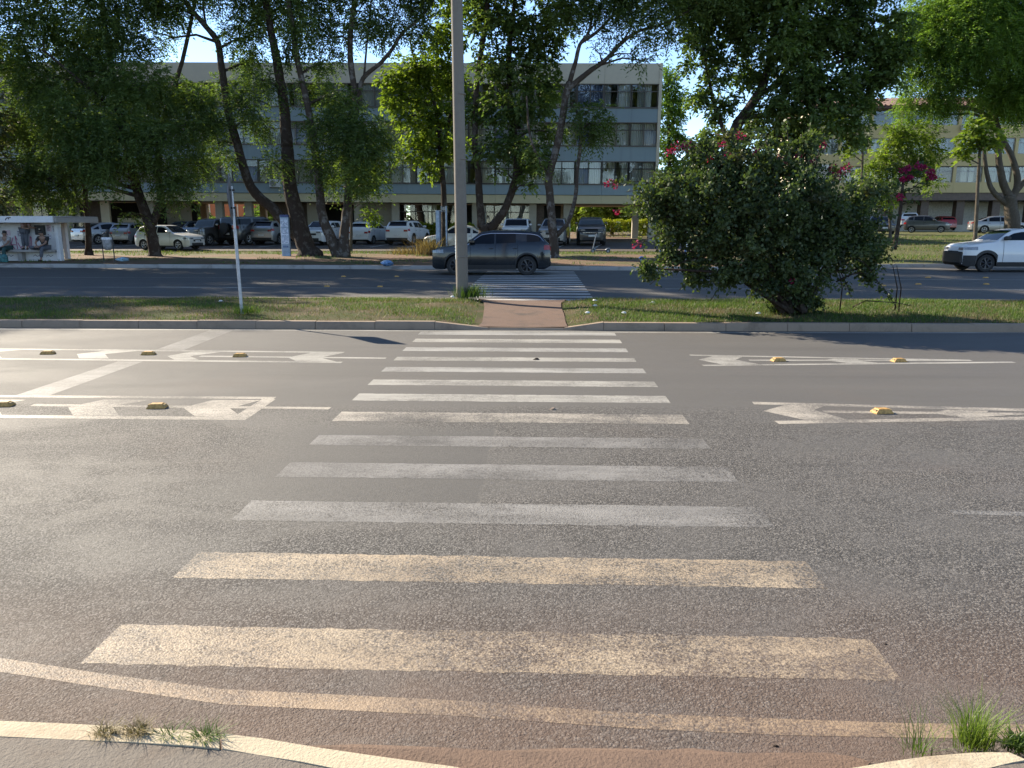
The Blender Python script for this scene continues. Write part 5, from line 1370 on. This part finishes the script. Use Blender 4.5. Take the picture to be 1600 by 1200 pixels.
def sign_frame():
    b = on(692, 397); r = tag(empty('blue_sign_frame', b), 'tall pale blue framed sign pillar carrying a small number plate', 'sign')
    bl = plain('sign_blue_grey', (.30, .40, .52), .45); dk = plain('sign_panel_dark', (.05, .08, .13), .5)
    MB().box(-.34, -.10, -.1, -.14, .10, 2.28, bev=.02).build('side_post', bl, r); MB().box(-.145, -.05, .05, -.07, .06, 2.27, bev=.01).build('inner_panel', dk, r)
    MB().box(.17, -.08, -.1, .25, .08, 2.50, bev=.02).build('side_post', bl, r); MB().box(-.14, -.04, 2.20, .17, .04, 2.28, bev=.01).build('cross_bar', bl, r)
    MB().box(-.14, -.04, .02, .17, .04, .10, bev=.01).build('cross_bar', bl, r)
    q = MB().box(-.05, -.10, 2.22, .20, -.085, 2.50).build('number_plate', MAT['alu_black'], r)
    w = MAT['ac_white']
    MB().box(-.05, -.106, 2.22, -.02, -.101, 2.50).build('plate_rim', w, q); MB().box(.17, -.106, 2.22, .20, -.101, 2.50).build('plate_rim', w, q)
    MB().box(.03, -.106, 2.28, .05, -.101, 2.44).build('digit', w, q)
    d = MB(); d.box(.08, -.106, 2.28, .10, -.101, 2.44); d.box(.12, -.106, 2.28, .14, -.101, 2.44); d.box(.10, -.106, 2.42, .12, -.101, 2.44); d.box(.10, -.106, 2.28, .12, -.101, 2.30); d.build('digit', w, q)
sign_frame()
def bin_():
    b = on(171, 410); r = tag(empty('trash_bin', b), 'grey litter bin slung in a black hoop stand by the bus shelter', 'bin')
    s = .235; pts = [(-s, 0, -.1), (-s, 0, 1.02)] + [(-s*cos(t*pi/8), 0, 1.02 + s*sin(t*pi/8)) for t in range(1, 8)] + [(s, 0, 1.02), (s, 0, -.1)]
    MB().tube(pts, .022, 8).build('hoop_stand', MAT['dark_metal'], r, smooth=60)
    MB().lathe([(.10, .52), (.15, .56), (.185, .72), (.20, 1.0), (.205, 1.02), (.19, 1.02), (.17, .74), (.10, .58)], 20).build('bucket', plain('bin_grey', (.26, .25, .25), .5, 0, .4, 8), r, smooth=40)
    b2 = MB(); random.seed(3)
    b2.lathe([(.205, .95), (.215, 1.0), (.20, 1.05), (.18, 1.03)], 20); b2.build('bag_rim', plain('bag_white', (.62, .62, .64), .4, 0, .25, 20), r)
    MB().box(-.23, -.015, .84, .23, .015, .87).build('cross_bar', MAT['dark_metal'], r)
bin_()
def sack(px, py, label, c, s, sq=.75):
    b = on(px, py); rings = []
    random.seed(int(px)); m = MB()
    for i in range(8):
        t = i/7; R = s*(.75 + .35*sin(t*pi))*(1 - .75*t**5) * (1 if i < 7 else .25); ring = []
        for j in range(16):
            a = 2*pi*j/16; rr = R*(1 + .12*sin(3*a + i) + random.uniform(-.10, .10)); ring.append((rr*cos(a)*1.2, rr*sin(a), t*s*1.25*sq))
        rings.append(ring)
    m.loft(rings); o = m.build('rubbish_sack', c, smooth=50); o.location = (b.x, b.y, b.z - .005); tag(o, label, 'bag', 'rubbish sacks left on the verge')
film = plain('sack_pale_blue', (.26, .42, .52), .3, 0, .45, 14); film2 = plain('sack_blue', (.10, .20, .36), .25, 0, .7, 12)
sack(192, 408, 'crumpled pale blue rubbish sack beside the litter bin', film, .21, .7)
sack(605, 415, 'round blue and white rubbish sack on the verge kerb', film2, .19, 1.0)
def scooter(px, py, rz, label, body_c, lift=.0):
    b = on(px, py); r = tag(empty('kick_scooter', b, (0, 0, rz)), label, 'scooter', 'electric scooters left on the verge')
    dk = MAT['dark_metal']
    for x, nm in ((.42, 'wheel'), (-.42, 'wheel')):
        t = MB().lathe([(.075, -.028), (.108, -.028), (.12, -.012), (.12, .012), (.108, .028), (.075, .028)], 20, 'y', closed_prof=True).build(nm, MAT['tyre'], r, smooth=35); t.location = (x, 0, .12)
        MB().lathe([(.001, -.03), (.078, -.03), (.078, .03), (.001, .03)], 16, 'y').build('hub', body_c, t, smooth=35)
    MB().box(-.36, -.075, .11, .26, .075, .16, bev=.015).build('deck', dk, r)
    MB().tube([(.24, 0, .14), (.33, 0, .24), (.40, 0, .30)], .035, 8).build('neck', body_c, r, smooth=50)
    MB().tube([(.425, 0, .16), (.40, 0, .30), (.24, 0, 1.02), (.23, 0, 1.08)], .026, 10).build('stem', body_c, r, smooth=50)
    MB().tube([(.23, -.24, 1.06), (.23, -.08, 1.09), (.23, .08, 1.09), (.23, .24, 1.06)], .016, 8).build('handlebar', dk, r, smooth=50)
    MB().box(.18, -.05, 1.08, .27, .05, 1.12, bev=.01).build('display', dk, r)
    MB().tube([(-.30, 0, .17), (-.36, 0, .24), (-.46, 0, .26), (-.54, 0, .20)], .03, 6).build('mudguard', body_c, r, smooth=50)
    MB().tube([(-.1, .06, .10), (-.14, .20, .005)], .009, 6).build('kickstand', dk, r)
sb = plain('scooter_blue', (.06, .14, .36), .35); sg_ = plain('scooter_grey', (.22, .25, .30), .4, .2)
scooter(938, 395.5, R_(172), 'grey electric scooter standing on the grass before the black pickup', sg_)
scooter(1018, 411, R_(8), 'dark electric scooter with blue wheels on the bare path left of the bush', sb)
scooter(1066, 404, R_(62), 'bright blue electric scooter half hidden behind the bush', plain('scooter_bright', (.04, .20, .55), .35))
def post(px, py, h, r, label, m):
    b = on(px, py); root = tag(empty('marker_post', b), label, 'post')
    MB().tube([(0, 0, -.1), (0, 0, h*.5), (.01, 0, h)], r, 10).build('shaft', m, root, smooth=40); MB().lathe([(r*1.15, h-.05), (r*1.15, h), (.005, h+.03)], 10).build('cap', MAT['ac_white'], root)
post(1072, 405, 1.25, .03, 'thin white marker post behind the bush edge', MAT['ac_white'])

# raised yellow road studs
ST = plain('stud_yellow', (.40, .225, .060), .6, 0, .35, 30); ST2 = plain('stud_reflector', (.33, .24, .12), .35)
def stud(p, rz, label, s=1.0, grp='yellow road studs'):
    r = tag(empty('road_stud', (p.x, p.y, .001), (0, 0, rz)), label, 'road stud', grp)
    b = MB(); a, c, h = .085*s, .055*s, .042*s
    b.loft([[(-a, -c, 0), (a, -c, 0), (a, c, 0), (-a, c, 0)], [(-a*.97, -c*.97, h*.25), (a*.97, -c*.97, h*.25), (a*.97, c*.97, h*.25), (-a*.97, c*.97, h*.25)], [(-a*.62, -c*.62, h), (a*.62, -c*.62, h), (a*.62, c*.62, h), (-a*.62, c*.62, h)]])
    b.build('body', ST, r)
    for sg in (-1, 1): MB().box(-.008, -c*.5, -.012, .008, c*.5, .012).build('reflector', ST2, r).location = (sg*a*.82, 0, h*.55)
for px, py, lab in ((75,553,'yellow road stud on the upper hatching, nearest the picture edge'), (232,554,'yellow road stud on the upper hatching, between the diagonal bands'), (375,557,'yellow road stud on the upper hatching, just before its arrow end'),
                    (6,634,'large yellow road stud cut by the picture edge on the lower hatching'), (246,637,'large yellow road stud in the lower hatching beside the closing bar'),
                    (1216,564,'yellow road stud in the narrow wedge past the crosswalk, the first of two'), (1404,565,'yellow road stud near the tip of the narrow wedge past the crosswalk'), (1378,645,'large yellow road stud in the broad lower wedge past the crosswalk')):
    stud(G(px, py), radians(8), lab)
for i, (px, py) in enumerate(((537,432.5),(511,448),(620,432.5),(594,448.5),(1028,447),(1450,434),(1435,444.5),(1541,444.5),(1540,434.5),(1380,447))):
    n_ = ['on the farther line, behind the sign post side', 'on the nearer line below the forked tree', 'on the farther line below the blue sack', 'on the nearer line below the blue sack', 'beside the hanging twig of the bush', 'on the farther line before the white pickup', 'on the nearer line before the white pickup', 'on the nearer line under the white pickup', 'on the farther line under the white pickup', 'behind the bare lower stems of the bush'][i]
    stud(G(px, py), 0, 'small yellow stud on the far carriageway ' + n_, .9, 'yellow road studs on the far carriageway')
# scraps lying about
def scrap(px, py, label, m, s, z=0.0, name='litter_scrap', cat='litter'):
    p = G(px, py, z); b = MB(); random.seed(int(px*7+py)); rings = []
    for i in range(4):
        t = i/3; R = s*(1 - .55*t); rings.append([(R*cos(2*pi*j/7)*(1.5 + random.uniform(-.3, .3)), R*sin(2*pi*j/7)*(1 + random.uniform(-.3, .3)), t*s*.75 + random.uniform(0, s*.1)) for j in range(7)])
    o = b.loft(rings).build(name, m); o.location = p; tag(o, label, cat, 'small litter and stones')
scrap(864, 640, 'small pale stone on the asphalt beside the seventh crosswalk bar', MAT['kerb'], .022)
scrap(838, 562, 'dark crumpled leaf on the fourth crosswalk bar', MAT['bark'], .028)
scrap(1212, 1166, 'dark pebble by the dirt in the near gutter', MAT['bark'], .006, 0, 'pebble', 'stone')
scrap(1384, 1007, 'tiny dark pebble past the end of the nearest crosswalk bar', MAT['bark'], .005, 0, 'pebble', 'stone')
for px, py, lab in ((929,470,'white scrap on the median grass close to the path'), (930,478,'white scrap on the median grass, the nearer of the pair by the path'), (1020,473,'white scrap on the median grass before the bush'), (918,489,'white leaf scrap on the median grass beside the path edge'), (975,489,'pale dry leaf on the median grass'), (345,471,'grey scrap on the median grass beside the sign post'), (707,464,'white paper scrap at the foot of the concrete pole'), (1185,490,'white scrap below the bush on the median')):
    scrap(px, py, lab, MAT['ac_white'], .035, .19)

# ------------------------------------------------------------------ bus shelter and the people there
SB = G(88, 409, .15); SX = SB.x; SY = SB.y
SH = tag(empty('bus_shelter', (SX, SY, .15)), 'low concrete bus shelter with graffiti wall, bench and thick flat roof', 'bus shelter')
cw = concrete('shelter_white', (.68, .67, .67), .25, 1.6, .2, (.30, .26, .26)); cg = concrete('shelter_concrete', (.34, .32, .30), .35, 1.2, .3, (.18, .16, .14))
def sp(nm, m, *bx, bev=.012):
    b = MB()
    for q in bx: b.box(*q, bev=bev)
    return b.build(nm, m, SH)
WALL = sp('back_wall', cw, (-7.5, .75, -.1, -1.08, .95, 1.66), (-1.08, .75, 1.56, -.83, .95, 1.66), (-1.08, .75, -.1, -.83, .95, 1.12), (-.83, .75, -.1, -.21, .95, 1.66))
sp('side_wall', cw, (-.36, .66, -.1, -.21, .75, 1.66)); sp('roof', cg, (-7.8, -.05, 1.87, .22, 3.2, 1.94), bev=.02); sp('fascia', cw, (-7.82, -.16, 1.66, .14, -.052, 1.935), bev=.01); sp('roof_edge', cg, (.14, -.05, 1.66, .222, 3.2, 1.868), bev=.01)
sp('bench', cg, (-7.2, .28, .40, -.40, .74, .50)); xs_ = at(101, 360, SY+2.7).x - SX; sp('support', cw, (xs_-.09, 2.6, -.1, xs_+.09, 2.8, 1.66)); sp('bench_leg', cg, (-4.8, .45, -.1, -4.6, .70, .40)); sp('bench_leg', cg, (-2.0, .45, -.1, -1.8, .70, .40))
sp('cabinet', MAT['inner_dark'], (-1.16, .55, 1.14, -.78, .74, 1.56)); lampm = MAT['lamp_clear']
sp('cabinet_light', lampm, (-.97, .535, 1.36, -.91, .548, 1.41), bev=.005); sp('cabinet_light', lampm, (-1.0, .535, 1.27, -.90, .548, 1.29), bev=.004)
pinkm = plain('spray_magenta', (.36, .06, .16), .7, 0, .35, 12); darkspray = plain('spray_dark', (.07, .05, .07), .7)
def stroke(nm, pts, w, m):
    b = MB(); P = [Vector((x, .742, z)) for x, z in pts]
    for a, c in zip(P, P[1:]):
        t = (c-a).normalized(); n = Vector((-t.z, 0, t.x))*w/2
        b.quad([a-n, c-n, c+n, a+n])
    return b.build(nm, m, SH)
for pts in ([(-2.55,.55),(-2.50,.98),(-2.42,.74),(-2.30,1.02)], [(-2.42,.74),(-2.28,.52)], [(-2.15,.52),(-2.20,1.10),(-2.12,.9)], [(-2.12,.80),(-1.98,.53)], [(-1.95,1.0),(-1.86,.78),(-1.76,1.06)], [(-1.86,.78),(-1.88,.54)], [(-1.72,1.0),(-1.60,.53),(-1.52,1.08)], [(-2.5,.72),(-2.2,.70)], [(-1.48,1.05),(-1.50,.60)], [(-2.75,.60),(-2.60,1.05)], [(-1.98,.6),(-1.80,.72)]):
    stroke('graffiti_stroke', pts, .035, pinkm)
posterm = plain('wall_poster', (.56, .56, .60), .7, 0, .12, 10); pinkp = plain('wall_poster_pink', (.55, .42, .45), .7, 0, .12, 10)
for i, (x, z, w, h) in enumerate(((-2.75,1.10,.36,.24),(-2.1,1.05,.26,.28),(-1.8,1.05,.26,.28),(-.74,1.28,.22,.30),(-.48,1.3,.2,.24),(-.74,.98,.2,.22))):
    q = MB().box(x, .738, z, x+w, .745, z+h).build('poster', posterm if i % 3 else pinkp, SH)
    b = MB(); random.seed(50+i)
    for k in range(4): b.box(x+.03, .734, z+h-.07-k*.06, x+.03+random.uniform(.3, .95)*(w-.06), .7375, z+h-.04-k*.06)
    b.build('poster_print', darkspray, q)['kind'] = 'stuff'
for x in (-2.7, -1.5, -.9): stroke('graffiti_stroke', [(x, .20), (x+.12, .27), (x+.2, .19), (x+.32, .26)], .02, darkspray)
b = MB()
for (xa, za), (xc, zc) in (((-1.9, 1.80), (-1.84, 1.86)), ((-1.84, 1.86), (-1.66, 1.87)), ((-1.78, 1.87), (-1.76, 1.80)), ((-1.92, 1.79), (-1.88, 1.77))):
    t = Vector((xc-xa, 0, zc-za)).normalized(); n = Vector((-t.z, 0, t.x))*.02; A = Vector((xa, -.164, za)); C = Vector((xc, -.164, zc)); b.quad([A-n, C-n, C+n, A+n])
b.build('graffiti_tag', darkspray, SH)

SKIN = plain('skin', (.22, .125, .085), .55, 0, .08, 8); HAIR = plain('hair_dark', (.012, .010, .009), .6)
def skin_mesh(name, J, E, m, parent, root_i=0, sub=2):
    """J: [(x,y,z,radius or (rx,ry))], E: edges -> one continuous skinned surface"""
    me = bpy.data.meshes.new(name); me.from_pydata([j[:3] for j in J], E, []); o = bpy.data.objects.new(name, me); COL.objects.link(o)
    md = o.modifiers.new('skin', 'SKIN'); md.use_smooth_shade = True
    me.update()
    if not me.skin_vertices: me.attributes.new  # layer is made by the modifier below
    bpy.context.view_layer.objects.active = o
    if not me.skin_vertices:
        with bpy.context.temp_override(object=o, active_object=o): bpy.ops.mesh.customdata_skin_add()
    for i, j in enumerate(J):
        r = j[3]; me.skin_vertices[0].data[i].radius = r if isinstance(r, tuple) else (r, r); me.skin_vertices[0].data[i].use_root = i == root_i
    sd_ = o.modifiers.new('sub', 'SUBSURF'); sd_.levels = sub; sd_.render_levels = sub
    dg = bpy.context.evaluated_depsgraph_get(); ev = o.evaluated_get(dg); nm = bpy.data.meshes.new_from_object(ev); nm.materials.clear(); nm.materials.append(m)
    bpy.data.objects.remove(o); o = bpy.data.objects.new(name, nm); COL.objects.link(o); o.parent = parent; return o
def person(label, loc, rz, P, shirt, trousers, shoes, skirt=None, bare_waist=False, hat=False):
    """P: joints dict in local metres, facing -y"""
    r = tag(empty('person', loc, (0, 0, rz)), label, 'person', 'people at the bus shelter')
    V = lambda k: P[k]
    order = ['pelvis', 'waist', 'chest', 'neck', 'head', 'crown', 'shL', 'elL', 'wrL', 'hdL', 'shR', 'elR', 'wrR', 'hdR', 'hiL', 'knL', 'anL', 'toL', 'hiR', 'knR', 'anR', 'toR']
    rad = dict(pelvis=(.13, .11), waist=(.115, .095), chest=(.145, .10), neck=.052, head=(.082, .094), crown=(.066, .072), shL=.062, elL=.043, wrL=.03, hdL=.028, hiL=.088, knL=.058, anL=.040, toL=.034)
    J = [(*P[k], rad.get(k) or rad[k[:2] + 'L']) for k in order]; ix = {k: i for i, k in enumerate(order)}
    ed = [('pelvis','waist'),('waist','chest'),('chest','neck'),('neck','head'),('head','crown'),('chest','shL'),('shL','elL'),('elL','wrL'),('wrL','hdL'),('chest','shR'),('shR','elR'),('elR','wrR'),('wrR','hdR'),('pelvis','hiL'),('hiL','knL'),('knL','anL'),('anL','toL'),('pelvis','hiR'),('hiR','knR'),('knR','anR'),('anR','toR')]
    skin_mesh('body', J, [(ix[a], ix[b]) for a, b in ed], SKIN, r)
    def garment(nm, keys, edges, m, grow, cut=None):
        jj = []; 
        for k in keys:
            q = P[k] if not cut or k not in cut else tuple(Vector(P[cut[k][0]]).lerp(Vector(P[cut[k][1]]), cut[k][2]))
            rr = rad.get(k) or rad[k[:2] + 'L']; rr = tuple(a + grow for a in rr) if isinstance(rr, tuple) else rr + grow; jj.append((*q, rr))
        id2 = {k: i for i, k in enumerate(keys)}; skin_mesh(nm, jj, [(id2[a], id2[b]) for a, b in edges], m, r)
    lo = 'waist' if bare_waist else 'pelvis'
    ks = [lo] + ([] if bare_waist else ['waist']) + ['chest', 'shL', 'elL', 'shR', 'elR']
    es = ([('waist', 'chest')] if bare_waist else [('pelvis', 'waist'), ('waist', 'chest')]) + [('chest', 'shL'), ('shL', 'elL'), ('chest', 'shR'), ('shR', 'elR')]
    garment('shirt', ks, es, shirt, .022, {'elL': ('shL', 'elL', .7), 'elR': ('shR', 'elR', .7)})
    garment('trousers', ['pelvis', 'hiL', 'knL', 'anL', 'hiR', 'knR', 'anR'], [('pelvis','hiL'),('hiL','knL'),('knL','anL'),('pelvis','hiR'),('hiR','knR'),('knR','anR')], trousers, .028, {'anL': ('knL', 'anL', .86), 'anR': ('knR', 'anR', .86)})
    for s in 'LR':
        a, t = Vector(P['an'+s]), Vector(P['to'+s]); skin_mesh('shoe', [(*(a + Vector((0, .03, -.03))), .045), (*(a.lerp(t, .5) + Vector((0, 0, -.015))), .047), (*t, .040)], [(0, 1), (1, 2)], shoes, r)
        w, h = Vector(P['wr'+s]), Vector(P['hd'+s]); d = (h-w).normalized(); sd_ = d.cross(Vector((0, 0, 1))); sd_ = sd_.normalized() if sd_.length > .1 else Vector((1, 0, 0))
        for k in range(5):
            if k < 4: a0 = h + sd_*(.027*(k-1.5)/1.5)*.8; L_ = (.062, .072, .068, .052)[k]; pts = [a0, a0 + d*L_*.5, a0 + d*L_*.85 + Vector((0, 0, -.02))]
            else: a0 = w.lerp(h, .35) + sd_*.026; pts = [a0, a0 + d*.03 + sd_*.025, a0 + d*.055 + sd_*.03]
            MB().tube(pts, [.0095, .0085, .007], 6).build('finger', SKIN, r, smooth=180)
    hd, cr_ = Vector(P['head']), Vector(P['crown']); up = (cr_-hd).normalized(); f = Vector(P.get('face', (0, -1, 0))).normalized(); sd_ = up.cross(f)
    hc = hd + up*.055
    hm = MB(); rings = []
    for i in range(7):
        th = i/6*1.75; ring = []
        for j in range(14):
            a = 2*pi*j/14; v = f*(-cos(a))*sin(th)*.104 + sd_*sin(a)*sin(th)*.094 + up*cos(th)*.108
            if cos(a) < -.2 and i > 3: v *= .86
            ring.append(hc + v - f*.012)
        rings.append(ring)
    hm.loft(rings).build('hair', HAIR, r, smooth=180)
    MB().tube([hc + f*.088 - up*.015, hc + f*.108 - up*.048, hc + f*.09 - up*.055], [.010, .014, .010], 6).build('nose', SKIN, r, smooth=180)
    for s in (-1, 1):
        MB().lathe([(.001, -.008), (.010, 0), (.001, .008)], 8, 'y', tuple(hc + f*.086 + sd_*s*.031 - up*.015)).build('eye', MAT['alu_black'], r)
        MB().lathe([(.001, -.01), (.022, 0), (.001, .01)], 8, 'x', tuple(hc + sd_*s*.09 - up*.03)).build('ear', SKIN, r)
    MB().tube([hc + f*.086 - up*.082 - sd_*.022, hc + f*.09 - up*.082, hc + f*.086 - up*.082 + sd_*.022], .006, 5).build('mouth', plain('lips', (.15, .06, .05), .6), r)
    return r
ctn = plain('cloth_black', (.018, .017, .018), .9); jn = plain('cloth_slate_denim', (.075, .080, .095), .9); grn = plain('cloth_dark_green', (.020, .052, .050), .9); whc = plain('cloth_pale', (.30, .28, .27), .9); mar = plain('cloth_maroon', (.12, .025, .03), .9); shb = plain('shoe_black', (.012, .012, .012), .7)
# seated, one ankle over the other knee, elbows on the lap
person('person in a black shirt sitting on the shelter bench with one leg folded over', (SX + at(62, 390, SY).x - SX, SY, .15), 0,
       dict(pelvis=(0,.42,.60), waist=(0,.40,.78), chest=(-.01,.33,.98), neck=(-.02,.30,1.10), head=(-.03,.26,1.18), crown=(-.035,.25,1.28), face=(-.35,-1,-.05), shL=(.19,.32,1.02), elL=(.20,.12,.78), wrL=(.02,-.02,.66), hdL=(-.05,-.04,.63), shR=(-.20,.32,1.02), elR=(-.23,.12,.80), wrR=(-.08,-.02,.66), hdR=(-.03,-.05,.62),
            hiL=(.10,.38,.58), knL=(.13,-.06,.56), anL=(.08,-.10,.10), toL=(.05,-.27,.04), hiR=(-.10,.38,.58), knR=(-.42,.02,.60), anR=(-.05,-.16,.64), toR=(.07,-.20,.60)), ctn, jn, shb)
# standing on the bench, head up behind the roof edge
person('person in flared grey jeans standing on the bench, head hidden behind the roof edge', (at(40, 385, SY+.5).x, SY+.50, .15+.50), 0,
       dict(pelvis=(.04,.0,.86), waist=(.05,-.03,1.02), chest=(.16,-.08,1.13), neck=(.25,-.10,1.19), head=(.31,-.12,1.21), crown=(.38,-.13,1.24), face=(.6,-.3,-.8), shL=(.26,-.02,1.12), elL=(.40,-.10,.96), wrL=(.50,.0,.94), hdL=(.54,.03,.95), shR=(.10,-.18,1.08), elR=(.18,-.26,.92), wrR=(.36,-.20,.92), hdR=(.42,-.17,.93),
            hiL=(.12,0,.84), knL=(.09,-.02,.46), anL=(.08,0,.08), toL=(.13,-.16,.03), hiR=(-.05,0,.84), knR=(-.06,-.02,.46), anR=(-.08,0,.08), toR=(-.10,-.16,.03)), plain('cloth_pink', (.30, .20, .20), .9), jn, shb, bare_waist=True)
pw = person('person in dark green sitting by a bag at the picture edge', (at(2, 390, SY).x, SY, .15), 0,
       dict(pelvis=(0,.42,.58), waist=(0,.40,.76), chest=(0,.36,.96), neck=(0,.34,1.09), head=(.01,.30,1.17), crown=(.01,.30,1.27), face=(.2,-1,0), shL=(.18,.34,1.0), elL=(.24,.14,.80), wrL=(.12,-.04,.66), hdL=(.06,-.07,.64), shR=(-.18,.34,1.0), elR=(-.24,.14,.80), wrR=(-.12,-.04,.66), hdR=(-.06,-.07,.64),
            hiL=(.10,.38,.56), knL=(.14,-.06,.54), anL=(.14,-.05,.09), toL=(.16,-.22,.04), hiR=(-.10,.38,.56), knR=(-.12,-.06,.54), anR=(-.12,-.05,.09), toR=(-.14,-.22,.04)), whc, grn, shb)
b = MB(); rings = []
for z, w, d in ((0, .17, .10), (.06, .20, .13), (.2, .20, .13), (.30, .17, .10), (.34, .10, .05)):
    rings.append([(w*cos(2*pi*j/14), d*sin(2*pi*j/14), z) for j in range(14)])
o = b.loft(rings).build('shoulder_bag', plain('bag_teal', (.03, .11, .11), .7, 0, .6, 9), smooth=50); o.location = (at(6, 405, SY-.35).x, SY-.38, .15); tag(o, 'dark teal bag on the ground at the feet of the person in green', 'bag')
